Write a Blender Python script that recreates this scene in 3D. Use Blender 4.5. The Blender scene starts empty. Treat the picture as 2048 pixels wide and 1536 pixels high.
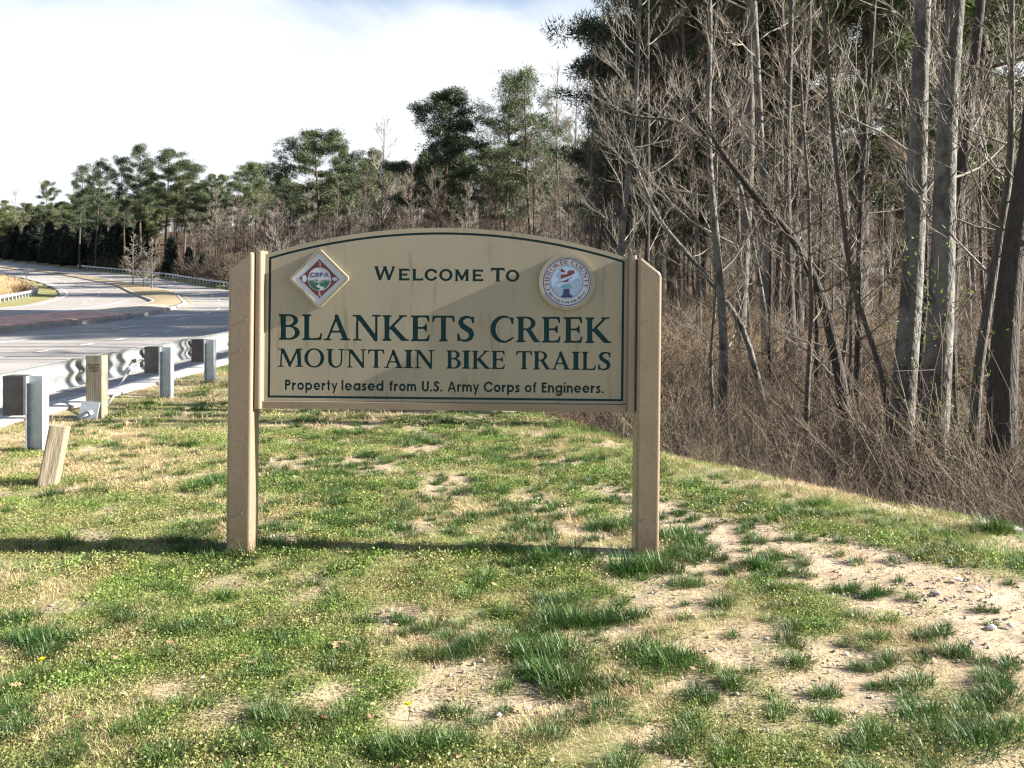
import bpy, math, random
import numpy as np
from mathutils import Vector, Matrix, noise as mnoise

sc = bpy.context.scene
COL = sc.collection
R = math.radians
rng = np.random.default_rng(7)

# ------------------------------------------------------------------ camera
cam_d = bpy.data.cameras.new("camera")
cam = bpy.data.objects.new("camera", cam_d)
COL.objects.link(cam)
cam.location = (0, 0, 1.5)
cam.rotation_euler = (R(90), 0, 0)
cam_d.sensor_width = 36
cam_d.lens = 28.48
cam_d.shift_y = -0.0942
cam_d.clip_start = 0.05
cam_d.clip_end = 5000
sc.camera = cam

# ------------------------------------------------------------------ light
SUN_EL, SUN_GRAZE = 24.0, 2.5
world = bpy.data.worlds.new("World")
sc.world = world
world.use_nodes = True
wn, wl = world.node_tree.nodes, world.node_tree.links
wn.clear()
wout = wn.new("ShaderNodeOutputWorld")
bg = wn.new("ShaderNodeBackground")
sky = wn.new("ShaderNodeTexSky")
sky.sky_type = 'NISHITA'
sky.sun_disc = False
sky.sun_elevation = R(SUN_EL)
sky.sun_rotation = R(90 + SUN_GRAZE)
sky.air_density = 1.0
sky.dust_density = 1.0
sky.ozone_density = 1.0
# thin high cloud: whitens the sky, thickest low down
tc = wn.new("ShaderNodeTexCoord")
mp = wn.new("ShaderNodeMapping")
mp.inputs['Scale'].default_value = (1.0, 1.0, 3.2)
mp.inputs['Rotation'].default_value = (0.0, 0.25, 0.4)
nz = wn.new("ShaderNodeTexNoise")
nz.inputs['Scale'].default_value = 1.6
nz.inputs['Detail'].default_value = 7
nz.inputs['Roughness'].default_value = 0.55
nz.inputs['Distortion'].default_value = 0.6
sep = wn.new("ShaderNodeSeparateXYZ")
hz = wn.new("ShaderNodeMapRange")
hz.clamp = False
hz.inputs['From Min'].default_value = 0.14
hz.inputs['From Max'].default_value = 0.36
hz.inputs['To Min'].default_value = 0.45
hz.inputs['To Max'].default_value = -0.07
add = wn.new("ShaderNodeMath"); add.operation = 'ADD'
cr = wn.new("ShaderNodeMapRange")
cr.interpolation_type = 'SMOOTHSTEP'
cr.inputs['From Min'].default_value = 0.34
cr.inputs['From Max'].default_value = 0.70
cr.inputs['To Max'].default_value = 0.93
mixc = wn.new("ShaderNodeMixRGB")
mixc.inputs['Color2'].default_value = (4.9, 5.05, 5.25, 1)
wl.new(tc.outputs['Generated'], mp.inputs['Vector'])
wl.new(mp.outputs['Vector'], nz.inputs['Vector'])
wl.new(tc.outputs['Generated'], sep.inputs['Vector'])
wl.new(sep.outputs['Z'], hz.inputs['Value'])
wl.new(nz.outputs['Fac'], add.inputs[0])
wl.new(hz.outputs['Result'], add.inputs[1])
wl.new(add.outputs[0], cr.inputs['Value'])
wl.new(cr.outputs['Result'], mixc.inputs['Fac'])
wl.new(sky.outputs['Color'], mixc.inputs['Color1'])
wl.new(mixc.outputs['Color'], bg.inputs['Color'])
bg.inputs['Strength'].default_value = 0.05
wl.new(bg.outputs['Background'], wout.inputs['Surface'])

sun_d = bpy.data.lights.new("sun", 'SUN')
sun_d.energy = 5.0
sun_d.angle = R(0.5)
sun_d.color = (1.0, 0.94, 0.84)
sun = bpy.data.objects.new("sun", sun_d)
COL.objects.link(sun)
el, gz = R(SUN_EL), R(SUN_GRAZE)
SD = Vector((math.cos(el) * math.cos(gz), -math.cos(el) * math.sin(gz), math.sin(el)))
sun.rotation_euler = SD.to_track_quat('Z', 'Y').to_euler()
sun.location = (30, -2, 20)

sc.view_settings.view_transform = 'Standard'
sc.view_settings.look = 'None'
sc.view_settings.exposure = 2.2
sc.view_settings.gamma = 1.0
sc.view_settings.use_curve_mapping = False
sc.render.engine = 'CYCLES'
sc.cycles.use_denoising = True
sc.cycles.denoiser = 'OPENIMAGEDENOISE'
sc.cycles.denoising_input_passes = 'RGB_ALBEDO_NORMAL'
sc.cycles.denoising_prefilter = 'NONE'
sc.cycles.max_bounces = 6
sc.cycles.transparent_max_bounces = 4
sc.cycles.filter_width = 1.3

# ------------------------------------------------------------------ helpers
def tag(o, label=None, cat=None, group=None, kind=None):
    if label: o['label'] = label
    if cat: o['category'] = cat
    if group: o['group'] = group
    if kind: o['kind'] = kind
    return o

def empty(name, loc=(0, 0, 0), rot=(0, 0, 0)):
    o = bpy.data.objects.new(name, None)
    o.location = loc; o.rotation_euler = rot
    o.empty_display_size = 0.2
    COL.objects.link(o)
    return o

def mesh_np(name, verts, faces_list, smooth=False):
    """faces_list: list of int arrays (n,3) or (n,4)"""
    me = bpy.data.meshes.new(name)
    verts = np.asarray(verts, dtype=np.float32)
    me.vertices.add(len(verts))
    me.vertices.foreach_set("co", verts.ravel())
    idx, tot = [], []
    for f in faces_list:
        f = np.asarray(f, dtype=np.int32)
        if len(f) == 0: continue
        idx.append(f.ravel()); tot.append(np.full(len(f), f.shape[1], np.int32))
    idx = np.concatenate(idx); tot = np.concatenate(tot)
    start = np.concatenate([[0], np.cumsum(tot)[:-1]]).astype(np.int32)
    me.loops.add(len(idx))
    me.loops.foreach_set("vertex_index", idx)
    me.polygons.add(len(tot))
    me.polygons.foreach_set("loop_start", start)
    try: me.polygons.foreach_set("loop_total", tot)
    except Exception: pass
    me.update(calc_edges=True)
    me.validate()
    if smooth:
        me.polygons.foreach_set("use_smooth", np.ones(len(me.polygons), bool))
    return me

def link(name, me, mat=None, parent=None, loc=None, rot=None):
    o = bpy.data.objects.new(name, me)
    if mat and me and hasattr(me, 'materials') and len(me.materials) == 0:
        me.materials.append(mat)
    if parent: o.parent = parent
    if loc: o.location = loc
    if rot: o.rotation_euler = rot
    COL.objects.link(o)
    return o

class MB:
    """small mesh collector"""
    def __init__(s): s.v = []; s.f = []
    def box(s, c, d, M=None, bev=0.0):
        x, y, z = d[0] / 2, d[1] / 2, d[2] / 2
        n = len(s.v)
        b = min(bev, x * .9, y * .9)
        if b > 0:   # bevel vertical edges (along z) in 3 steps, and tops slightly
            prof = []
            for (sx, sy, a0) in ((1, 1, 0), (-1, 1, 90), (-1, -1, 180), (1, -1, 270)):
                for k in range(4):
                    a = R(a0 + 30 * k)
                    prof.append((sx * (x - b) + b * math.cos(a), sy * (y - b) + b * math.sin(a)))
            return s.prism(prof, -z, z, c, M)
        p = [(-x, -y, -z), (x, -y, -z), (x, y, -z), (-x, y, -z), (-x, -y, z), (x, -y, z), (x, y, z), (-x, y, z)]
        for q in p:
            q = Vector(q) + Vector(c)
            s.v.append(M @ q if M else q)
        s.f += [tuple(n + i for i in q) for q in ((0, 3, 2, 1), (4, 5, 6, 7), (0, 1, 5, 4), (1, 2, 6, 5), (2, 3, 7, 6), (3, 0, 4, 7))]
    def prism(s, prof, z0, z1, c=(0, 0, 0), M=None):
        n = len(s.v); k = len(prof)
        for z in (z0, z1):
            for (x, y) in prof:
                q = Vector((x + c[0], y + c[1], z + c[2]))
                s.v.append(M @ q if M else q)
        s.f.append(tuple(n + i for i in reversed(range(k))))
        s.f.append(tuple(n + k + i for i in range(k)))
        for i in range(k):
            j = (i + 1) % k
            s.f.append((n + i, n + j, n + k + j, n + k + i))
    def tube(s, pts, r, sides=8):
        n = len(s.v); pts = [Vector(p) for p in pts]
        rr = r if hasattr(r, '__len__') else [r] * len(pts)
        for i, p in enumerate(pts):
            d = (pts[min(i + 1, len(pts) - 1)] - pts[max(i - 1, 0)]).normalized()
            a = d.orthogonal().normalized() if i == 0 else (a - d * a.dot(d)).normalized()
            b = d.cross(a)
            for k in range(sides):
                t = 2 * math.pi * k / sides
                s.v.append(p + (a * math.cos(t) + b * math.sin(t)) * rr[i])
        for i in range(len(pts) - 1):
            for k in range(sides):
                q = (k + 1) % sides
                s.f.append((n + i * sides + k, n + i * sides + q, n + (i + 1) * sides + q, n + (i + 1) * sides + k))
        s.f.append(tuple(n + k for k in reversed(range(sides))))
        s.f.append(tuple(n + (len(pts) - 1) * sides + k for k in range(sides)))
    def build(s, name, mat, parent=None, smooth=False, loc=None, rot=None):
        me = bpy.data.meshes.new(name)
        me.from_pydata([tuple(v) for v in s.v], [], s.f)
        me.update()
        if smooth:
            for p in me.polygons: p.use_smooth = True
            try: me.set_sharp_from_angle(angle=R(40))
            except Exception: pass
        return link(name, me, mat, parent, loc, rot)

def lerp_knots(kn):
    a = np.array(kn, float)
    def f(y):
        # smoothed linear interpolation
        y = np.asarray(y, float)
        acc = 0
        for d, w in ((-3, .25), (0, .5), (3, .25)):
            acc = acc + w * np.interp(y + d, a[:, 0], a[:, 1])
        return acc
    return f

def sstep(a, b, x):
    t = np.clip((np.asarray(x, float) - a) / (b - a), 0, 1)
    return t * t * (3 - 2 * t)

# value noise for numpy arrays
_perm = np.random.default_rng(3).random((256, 256))
def vnoise(x, y, s=1.0, o=0):
    x = np.asarray(x, float) * s + 31.7 + o * 17.3; y = np.asarray(y, float) * s + 57.1 + o * 7.9
    xi, yi = np.floor(x).astype(int), np.floor(y).astype(int)
    fx, fy = x - xi, y - yi
    fx = fx * fx * (3 - 2 * fx); fy = fy * fy * (3 - 2 * fy)
    g = lambda i, j: _perm[i % 256, j % 256]
    return (g(xi, yi) * (1 - fx) * (1 - fy) + g(xi + 1, yi) * fx * (1 - fy) + g(xi, yi + 1) * (1 - fx) * fy + g(xi + 1, yi + 1) * fx * fy)
def fbm(x, y, s=1.0, o=0, n=4):
    a, t, w = 0, 0, 1.0
    for k in range(n):
        a = a + w * vnoise(x, y, s * 2 ** k, o + k); t += w; w *= .5
    return a / t

# ------------------------------------------------------------------ materials
def nodes_of(m):
    m.use_nodes = True
    return m.node_tree.nodes, m.node_tree.links, m.node_tree.nodes["Principled BSDF"]

def mat(name, col, rough=0.7, metal=0.0, spec=0.5, var=0.0, vscale=8.0, col2=None, bump=0.0, bscale=60.0,
        objrand=0.0, stretch=(1, 1, 1), coord='Object', detail=6, lo=.35, hi=.65, bdist=.01):
    m = bpy.data.materials.new(name)
    n, l, p = nodes_of(m)
    p.inputs['Roughness'].default_value = rough
    p.inputs['Metallic'].default_value = metal
    p.inputs['Specular IOR Level'].default_value = spec
    p.inputs['Base Color'].default_value = (*col, 1)
    out = None
    if col2 or var or bump or objrand:
        t = n.new("ShaderNodeTexCoord"); mpp = n.new("ShaderNodeMapping")
        mpp.inputs['Scale'].default_value = stretch
        if coord == 'World':
            g = n.new("ShaderNodeNewGeometry"); l.new(g.outputs['Position'], mpp.inputs['Vector'])
        else:
            l.new(t.outputs[coord], mpp.inputs['Vector'])
    if col2 or var:
        z = n.new("ShaderNodeTexNoise"); z.inputs['Scale'].default_value = vscale; z.inputs['Detail'].default_value = detail
        z.inputs['Roughness'].default_value = .62
        l.new(mpp.outputs['Vector'], z.inputs['Vector'])
        mr = n.new("ShaderNodeMapRange"); mr.inputs['From Min'].default_value = lo; mr.inputs['From Max'].default_value = hi
        l.new(z.outputs['Fac'], mr.inputs['Value'])
        mx = n.new("ShaderNodeMixRGB")
        c2 = col2 if col2 else tuple(c * (1 - var) for c in col)
        c1 = col if col2 else tuple(min(1, c * (1 + var)) for c in col)
        mx.inputs['Color1'].default_value = (*c1, 1); mx.inputs['Color2'].default_value = (*c2, 1)
        l.new(mr.outputs['Result'], mx.inputs['Fac'])
        out = mx.outputs['Color']
    if objrand:
        oi = n.new("ShaderNodeObjectInfo")
        hs = n.new("ShaderNodeHueSaturation")
        m1 = n.new("ShaderNodeMapRange"); m1.inputs['To Min'].default_value = 1 - objrand; m1.inputs['To Max'].default_value = 1 + objrand
        l.new(oi.outputs['Random'], m1.inputs['Value']); l.new(m1.outputs['Result'], hs.inputs['Value'])
        m2 = n.new("ShaderNodeMath"); m2.operation = 'MULTIPLY'; m2.inputs[1].default_value = 7.31
        m3 = n.new("ShaderNodeMath"); m3.operation = 'FRACT'
        m4 = n.new("ShaderNodeMapRange"); m4.inputs['To Min'].default_value = .5 - objrand * .07; m4.inputs['To Max'].default_value = .5 + objrand * .07
        l.new(oi.outputs['Random'], m2.inputs[0]); l.new(m2.outputs[0], m3.inputs[0]); l.new(m3.outputs[0], m4.inputs['Value'])
        l.new(m4.outputs['Result'], hs.inputs['Hue'])
        if out: l.new(out, hs.inputs['Color'])
        else: hs.inputs['Color'].default_value = (*col, 1)
        out = hs.outputs['Color']
    if out: l.new(out, p.inputs['Base Color'])
    if bump:
        z2 = n.new("ShaderNodeTexNoise"); z2.inputs['Scale'].default_value = bscale; z2.inputs['Detail'].default_value = 5
        l.new(mpp.outputs['Vector'], z2.inputs['Vector'])
        b = n.new("ShaderNodeBump"); b.inputs['Strength'].default_value = bump; b.inputs['Distance'].default_value = bdist
        l.new(z2.outputs['Fac'], b.inputs['Height']); l.new(b.outputs['Normal'], p.inputs['Normal'])
    m['_c'] = 1
    return m

def translucent(m, amount=0.35):
    n, l, p = nodes_of(m)
    tr = n.new("ShaderNodeBsdfTranslucent"); mx = n.new("ShaderNodeMixShader")
    mx.inputs[0].default_value = amount
    src = p.inputs['Base Color'].links
    if src: l.new(src[0].from_socket, tr.inputs['Color'])
    else: tr.inputs['Color'].default_value = p.inputs['Base Color'].default_value
    o = [q for q in n if q.type == 'OUTPUT_MATERIAL'][0]
    l.new(p.outputs[0], mx.inputs[1]); l.new(tr.outputs[0], mx.inputs[2]); l.new(mx.outputs[0], o.inputs['Surface'])
    return m

M = {}
M['asphalt'] = mat('asphalt', (.26, .238, .222), .85, var=.16, vscale=.35, bump=.06, bscale=90, coord='World')
M['concrete'] = mat('concrete', (.40, .385, .36), .85, var=.18, vscale=2.2, bump=.2, bscale=70, coord='World')
M['kerb'] = mat('kerb concrete', (.26, .24, .21), .85, var=.25, vscale=1.2, bump=.2, bscale=50, coord='World')
M['brick'] = mat('red paver', (.62, .33, .255), .8, var=.3, vscale=1.5, bump=.3, bscale=60, coord='World', objrand=.25)
M['white_paint'] = mat('white road paint', (.72, .72, .70), .7, var=.15, vscale=9, coord='World')
M['yellow_paint'] = mat('yellow road paint', (.55, .42, .16), .7, var=.15, vscale=9, coord='World')
M['tar'] = mat('crack sealing tar', (.02, .02, .02), .5)
M['galv'] = mat('galvanised steel', (.40, .42, .44), .38, .55, var=.14, vscale=14, bump=.08, bscale=30)
M['galv_dull'] = mat('dull galvanised steel', (.36, .40, .43), .48, .45, var=.16, vscale=9, bump=.06, bscale=30)
M['block'] = mat('dark plastic block', (.030, .029, .030), .65, var=.3, vscale=12)
M['timber'] = mat('weathered timber', (.25, .22, .165), .85, col2=(.125, .108, .078), vscale=5, stretch=(6, 6, .5), bump=.6, bscale=16)
M['stake'] = mat('bleached timber', (.30, .255, .18), .85, col2=(.15, .12, .08), vscale=4, stretch=(7, 7, .6), bump=.6, bscale=16)
M['stencil'] = mat('faded stencil ink', (.07, .06, .045), .9)
M['post'] = mat('tan sign paint', (.205, .157, .112), .36, var=.07, vscale=5, bump=.07, bscale=45, spec=.6)
def splash(m):
    n, l, p = nodes_of(m)
    t = n.new("ShaderNodeTexCoord"); sp = n.new("ShaderNodeSeparateXYZ"); l.new(t.outputs['Object'], sp.inputs[0])
    z = n.new("ShaderNodeTexNoise"); z.inputs['Scale'].default_value = 26; z.inputs['Detail'].default_value = 7; z.inputs['Roughness'].default_value = .7; l.new(t.outputs['Object'], z.inputs['Vector'])
    r1 = n.new("ShaderNodeMapRange"); r1.inputs['From Min'].default_value = .42; r1.inputs['From Max'].default_value = .0; r1.inputs['To Min'].default_value = -.12; r1.inputs['To Max'].default_value = .28; r1.clamp = False
    l.new(sp.outputs['Z'], r1.inputs['Value'])
    a = n.new("ShaderNodeMath"); a.operation = 'ADD'; l.new(r1.outputs[0], a.inputs[0]); l.new(z.outputs['Fac'], a.inputs[1])
    r2 = n.new("ShaderNodeMapRange"); r2.inputs['From Min'].default_value = .60; r2.inputs['From Max'].default_value = .78; r2.inputs['To Max'].default_value = .55; l.new(a.outputs[0], r2.inputs['Value'])
    q = n.new("ShaderNodeMixRGB"); src = p.inputs['Base Color'].links[0].from_socket; l.new(src, q.inputs['Color1']); q.inputs['Color2'].default_value = (.13, .085, .05, 1)
    l.new(r2.outputs[0], q.inputs['Fac']); l.new(q.outputs[0], p.inputs['Base Color'])
splash(M['post'])
M['green'] = mat('dark green sign paint', (.004, .036, .044), .55, spec=.15, var=.15, vscale=9)
M['white_enamel'] = mat('white plaque enamel', (.38, .41, .48), .3)
M['red_enamel'] = mat('dark red plaque enamel', (.10, .012, .015), .35)
M['navy'] = mat('navy plaque ink', (.012, .022, .14), .4)
M['dkgreen'] = mat('green plaque ink', (.012, .085, .058), .4)
M['teal'] = mat('teal plaque ink', (.10, .30, .38), .4)
M['paleblue'] = mat('pale blue plaque ink', (.27, .38, .56), .35)
M['ltblue'] = mat('thin blue plaque line', (.14, .22, .42), .4)
M['yellow_ink'] = mat('yellow plaque ink', (.55, .50, .12), .4)
M['bark'] = mat('grey bark', (0.1148, 0.102, 0.085), .9, col2=(0.051, 0.0442, 0.0357), vscale=7, stretch=(3, 3, .7), bump=1.0, bscale=14, bdist=.05, objrand=.25)
M['bark_lichen'] = mat('lichened grey bark', (.135, .13, .117), .9, col2=(.052, .048, .042), vscale=5, stretch=(1, 1, .6), bump=1.0, bscale=14, bdist=.05, lo=.42, hi=.58)
M['bark_dark'] = mat('dark bark', (0.051, 0.0425, 0.034), .9, col2=(0.0238, 0.0204, 0.017), vscale=8, stretch=(3, 3, .7), bump=1.0, bscale=14, bdist=.05)
M['bark_pine'] = mat('pine bark', (0.0935, 0.068, 0.0493), .9, col2=(0.0425, 0.0314, 0.0255), vscale=6, stretch=(3, 3, .8), bump=1.0, bscale=12, bdist=.05, objrand=.2)
M['twig'] = mat('bare twigs', (.15, .118, .088), .85, col2=(.075, .058, .044), vscale=.8, objrand=.3)
M['twig_pale'] = mat('pale bare twigs', (.25, .225, .185), .8, col2=(.12, .104, .085), vscale=.8, objrand=.2)
M['twig_red'] = mat('reddish bare twigs', (.12, .078, .056), .85, col2=(.06, .042, .032), vscale=.8, objrand=.25)
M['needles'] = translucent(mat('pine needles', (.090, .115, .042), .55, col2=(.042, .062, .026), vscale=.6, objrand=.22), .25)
M['needles_sun'] = translucent(mat('sunlit pine needles', (.125, .155, .05), .55, col2=(.07, .095, .035), vscale=.5, objrand=.2), .35)  # sunlight put into the colour: brighter copy of the plain needles
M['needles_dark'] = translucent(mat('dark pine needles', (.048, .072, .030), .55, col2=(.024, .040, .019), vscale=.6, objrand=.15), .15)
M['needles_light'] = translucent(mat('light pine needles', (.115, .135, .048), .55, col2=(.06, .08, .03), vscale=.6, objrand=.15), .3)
M['cedar'] = mat('cedar foliage', (.012, .024, .012), .7, col2=(.006, .012, .007), vscale=1.5, objrand=.15)
M['tuft'] = translucent(mat('dark green grass', (.030, .072, .012), .5, col2=(.065, .125, .024), vscale=5, objrand=.3, coord='World'), .35)
M['sprig'] = translucent(mat('yellow green ground cover', (.155, .225, .045), .6, col2=(.26, .25, .095), vscale=2.4, objrand=.28, coord='World', lo=.42, hi=.6), .35)
M['straw'] = translucent(mat('dry grass', (.50, .40, .23), .8, col2=(.36, .27, .15), vscale=4, objrand=.25, coord='World'), .2)
M['bramble'] = mat('bramble stems', (.185, .14, .092), .85, col2=(.08, .06, .042), vscale=1.2, objrand=.4)
M['reed'] = mat('tan dead grass', (.44, .31, .17), .85, col2=(.28, .19, .10), vscale=1.2, objrand=.3)
M['budgreen'] = translucent(mat('fresh spring leaves', (.20, .26, .05), .6, objrand=.2), .35)
M['stone'] = mat('grey stone', (.34, .32, .30), .85, var=.25, vscale=6, bump=.4, bscale=30, objrand=.3)
M['stone_white'] = mat('pale quartz stone', (.68, .66, .63), .7, var=.12, vscale=8, bump=.4, bscale=30)
M['gravel'] = mat('pebble', (.27, .235, .195), .85, objrand=.4)
M['dead_leaf'] = mat('dead oak leaf', (.34, .22, .13), .75, var=.25, vscale=30, objrand=.25)
M['red_leaf'] = mat('rust coloured leaf', (.26, .12, .06), .75, var=.25, vscale=30)
M['petal'] = mat('yellow petal', (.85, .68, .02), .6)

# sign cream with weather streaks
def cream():
    m = bpy.data.materials.new('cream sign paint'); n, l, p = nodes_of(m)
    t = n.new("ShaderNodeTexCoord")
    def noise(scale, st, detail=5):
        mpp = n.new("ShaderNodeMapping"); mpp.inputs['Scale'].default_value = st
        z = n.new("ShaderNodeTexNoise"); z.inputs['Scale'].default_value = scale; z.inputs['Detail'].default_value = detail
        l.new(t.outputs['Object'], mpp.inputs['Vector']); l.new(mpp.outputs['Vector'], z.inputs['Vector']); return z.outputs['Fac']
    def rng_(s, a, b, c, d):
        r = n.new("ShaderNodeMapRange"); r.inputs['From Min'].default_value = a; r.inputs['From Max'].default_value = b
        r.inputs['To Min'].default_value = c; r.inputs['To Max'].default_value = d; l.new(s, r.inputs['Value']); return r.outputs['Result']
    base = n.new("ShaderNodeMixRGB"); base.inputs['Color1'].default_value = (.285, .255, .19, 1); base.inputs['Color2'].default_value = (.245, .22, .167, 1)
    l.new(rng_(noise(2.5, (1, 1, .6)), .35, .65, 0, 1), base.inputs['Fac'])
    streak = n.new("ShaderNodeMixRGB"); streak.blend_type = 'MULTIPLY'
    l.new(rng_(noise(22, (1, 1, .13), 3), .57, .75, 0, .6), streak.inputs['Fac'])
    streak.inputs['Color2'].default_value = (.45, .43, .37, 1)
    l.new(base.outputs[0], streak.inputs['Color1'])
    spots = n.new("ShaderNodeMixRGB"); spots.blend_type = 'MULTIPLY'; spots.inputs['Color2'].default_value = (.5, .47, .38, 1)
    l.new(rng_(noise(60, (1, 1, 1), 2), .70, .76, 0, .6), spots.inputs['Fac'])
    l.new(streak.outputs[0], spots.inputs['Color1'])
    l.new(spots.outputs[0], p.inputs['Base Color'])
    p.inputs['Roughness'].default_value = .45
    b = n.new("ShaderNodeBump"); b.inputs['Strength'].default_value = .06; b.inputs['Distance'].default_value = .004
    l.new(noise(45, (1, 1, 1), 3), b.inputs['Height']); l.new(b.outputs['Normal'], p.inputs['Normal'])
    return m
M['cream'] = cream()

# ground: attribute-driven mix of soil, lawn underlay, sand and leaf litter
def ground_mat():
    m = bpy.data.materials.new('ground'); n, l, p = nodes_of(m)
    g = n.new("ShaderNodeNewGeometry"); a = n.new("ShaderNodeAttribute"); a.attribute_name = 'zone'
    sp = n.new("ShaderNodeSeparateColor"); l.new(a.outputs['Color'], sp.inputs['Color'])
    def noise(scale, detail=6, rough=.6, dist=0):
        z = n.new("ShaderNodeTexNoise"); z.inputs['Scale'].default_value = scale; z.inputs['Detail'].default_value = detail
        z.inputs['Roughness'].default_value = rough; z.inputs['Distortion'].default_value = dist
        l.new(g.outputs['Position'], z.inputs['Vector']); return z.outputs['Fac']
    def rg(s, a_, b_, c=0, d=1):
        r = n.new("ShaderNodeMapRange"); r.inputs['From Min'].default_value = a_; r.inputs['From Max'].default_value = b_
        r.inputs['To Min'].default_value = c; r.inputs['To Max'].default_value = d; l.new(s, r.inputs['Value']); return r.outputs['Result']
    def mix(f, c1, c2, mode='MIX'):
        x = n.new("ShaderNodeMixRGB"); x.blend_type = mode
        if isinstance(f, float): x.inputs['Fac'].default_value = f
        else: l.new(f, x.inputs['Fac'])
        for s, c in ((x.inputs['Color1'], c1), (x.inputs['Color2'], c2)):
            if isinstance(c, tuple): s.default_value = (*c, 1)
            else: l.new(c, s)
        return x.outputs['Color']
    sand = mix(rg(noise(3.0), .35, .65), (.46, .37, .26), (.36, .255, .165))
    sand = mix(rg(noise(7, 6, .7), .50, .62), sand, (.27, .22, .165))
    sand = mix(rg(noise(55, 4), .50, .62), sand, (.20, .155, .115))
    sand = mix(rg(noise(110, 3), .60, .70), sand, (.58, .50, .42))
    lawn = mix(rg(noise(1.6, 6, .65), .36, .62), (.13, .15, .055), (.27, .215, .115))
    lawn = mix(rg(noise(30, 6, .7), .42, .62), lawn, (.12, .135, .045))
    lawn = mix(rg(noise(90, 4, .7), .52, .68), lawn, (.34, .29, .15))
    litter = mix(rg(noise(1.2, 8, .7), .35, .65), (.10, .068, .045), (.17, .115, .07))
    litter = mix(rg(noise(14, 6, .75), .45, .62), litter, (.09, .06, .042))
    c = mix(sp.outputs['Red'], lawn, sand)
    c = mix(sp.outputs['Blue'], c, litter)
    l.new(c, p.inputs['Base Color']); p.inputs['Roughness'].default_value = .95
    p.inputs['Specular IOR Level'].default_value = .15
    b = n.new("ShaderNodeBump"); b.inputs['Strength'].default_value = .6; b.inputs['Distance'].default_value = .010
    l.new(noise(70, 6, .7), b.inputs['Height']); l.new(b.outputs['Normal'], p.inputs['Normal'])
    return m
M['ground'] = ground_mat()

# ------------------------------------------------------------------ terrain
_hr = np.array([(-400, -.1), (72, -.1), (84, .15), (96, .43), (107, .77), (117, 1.15), (126, 1.5), (135, 1.9), (155, 2.93), (178, 4.25), (205, 5.9), (235, 8.0), (270, 10.7), (320, 14), (420, 18), (900, 24), (4000, 30)])
def HR(y):
    y = np.asarray(y, float); return sum(w * np.interp(y + d, _hr[:, 0], _hr[:, 1]) for d, w in ((-5, .25), (0, .5), (5, .25)))
XR = lerp_knots([(-40, -7.6), (10, -7.4), (30, -7.8), (45, -9.5), (60, -14), (75, -20), (95, -30), (112, -39), (162, -71.5), (187, -92.5), (226, -129), (264, -167), (330, -235), (420, -330)])
XB = lerp_knots([(-40, -14.2), (23, -14.7), (31.6, -15.3), (40.5, -16.6), (48.9, -18.5), (60, -21.7), (72, -25.8), (84, -30.3), (96, -35.3), (107, -40.6), (117, -45.9), (126, -51.3), (135, -57.3), (160, -76), (190, -100), (230, -137), (264, -172), (330, -241), (420, -336)])
XA = lerp_knots([(-40, -11), (19.5, -11.65), (24, -11.95), (30, -12.6), (40, -13.6)])
XMR = lerp_knots([(-40, -18.0), (29, -18.2), (41, -19.5), (53, -22.9), (66, -27.3), (75, -30.3), (80, -32.6), (99, -41), (114, -48.9), (132, -59.6), (151, -74.5), (170, -89.5), (190, -106), (217, -134), (264, -180), (330, -249), (420, -344)])
XML = lerp_knots([(-40, -24.4), (39, -24.8), (46, -25.7), (53, -26.8), (59.5, -28.5), (70, -32), (80, -35.3), (102, -47.4), (132.5, -64.5), (157, -82.5), (188, -107), (217, -137), (264, -182), (330, -251), (420, -346)])
XL = lerp_knots([(-40, -36), (50, -36.4), (61.7, -39), (73, -42.8), (91, -50.6), (102, -55.9), (117, -64.6), (141, -80.5), (168, -101), (183, -115.6), (217, -147), (264, -193), (330, -262), (420, -358)])
XC = lerp_knots([(-10, 14), (2, 6.2), (5, 3.2), (7.36, 1.35), (8.8, .70), (9.9, .20), (12, -.55), (16, -1.5), (25, -2.6), (40, -4), (60, -9), (80, -18), (112, -34), (162, -66), (226, -122), (330, -228), (420, -322)])

def ground_z(x, y):
    x = np.asarray(x, float); y = np.asarray(y, float)
    hr = HR(y)
    near = 1 - sstep(50, 80, y)
    lawn = near * (0.0 + .03 * (fbm(x, y, .8, 2, 3) - .5)) + (1 - near) * (hr + .25)
    # forest floor beyond the crest
    d = x - np.interp(y, [-10, 2, 5, 7.36, 8.8, 9.9, 12, 16, 25, 40, 60, 80, 112, 162, 226, 330, 420], [14, 6.2, 3.2, 1.35, .70, .20, -.55, -1.5, -2.6, -4, -9, -18, -34, -66, -122, -228, -322])
    floor = np.interp(y, [-20, 12, 28, 45, 60, 4000], [-1.35, -1.35, -.55, -.35, -.1, -.1]) * near + (1 - near) * (hr + .25)
    rise = sstep(70, 190, y) * np.clip(d, 0, 160) * .085 + sstep(6, 40, d) * .6
    floor = floor + rise + .12 * (fbm(x, y, .35, 5, 3) - .5)
    k = sstep(-.15, 2.3, d * .8 + .15 * vnoise(x, y, 1.1, 4))
    z = lawn * (1 - k) + floor * k
    # road corridor is cut lower than the pavement laid in it
    xr, xl = XR(y) + 1.65, XL(y) - 1.0
    inside = sstep(-.12, .0, xr - x) * sstep(-.4, 0, x - xl)
    z = z * (1 - inside) + (hr - .3) * inside
    left = x < xl
    dl = np.clip(xl - x, 0, 400)
    z = np.where(left, hr - .02 + .02 * np.minimum(dl, 6) - .10 * np.clip(dl - 14, 0, 25) + .09 * np.clip(dl - 60, 0, 120), z)
    return z

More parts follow.
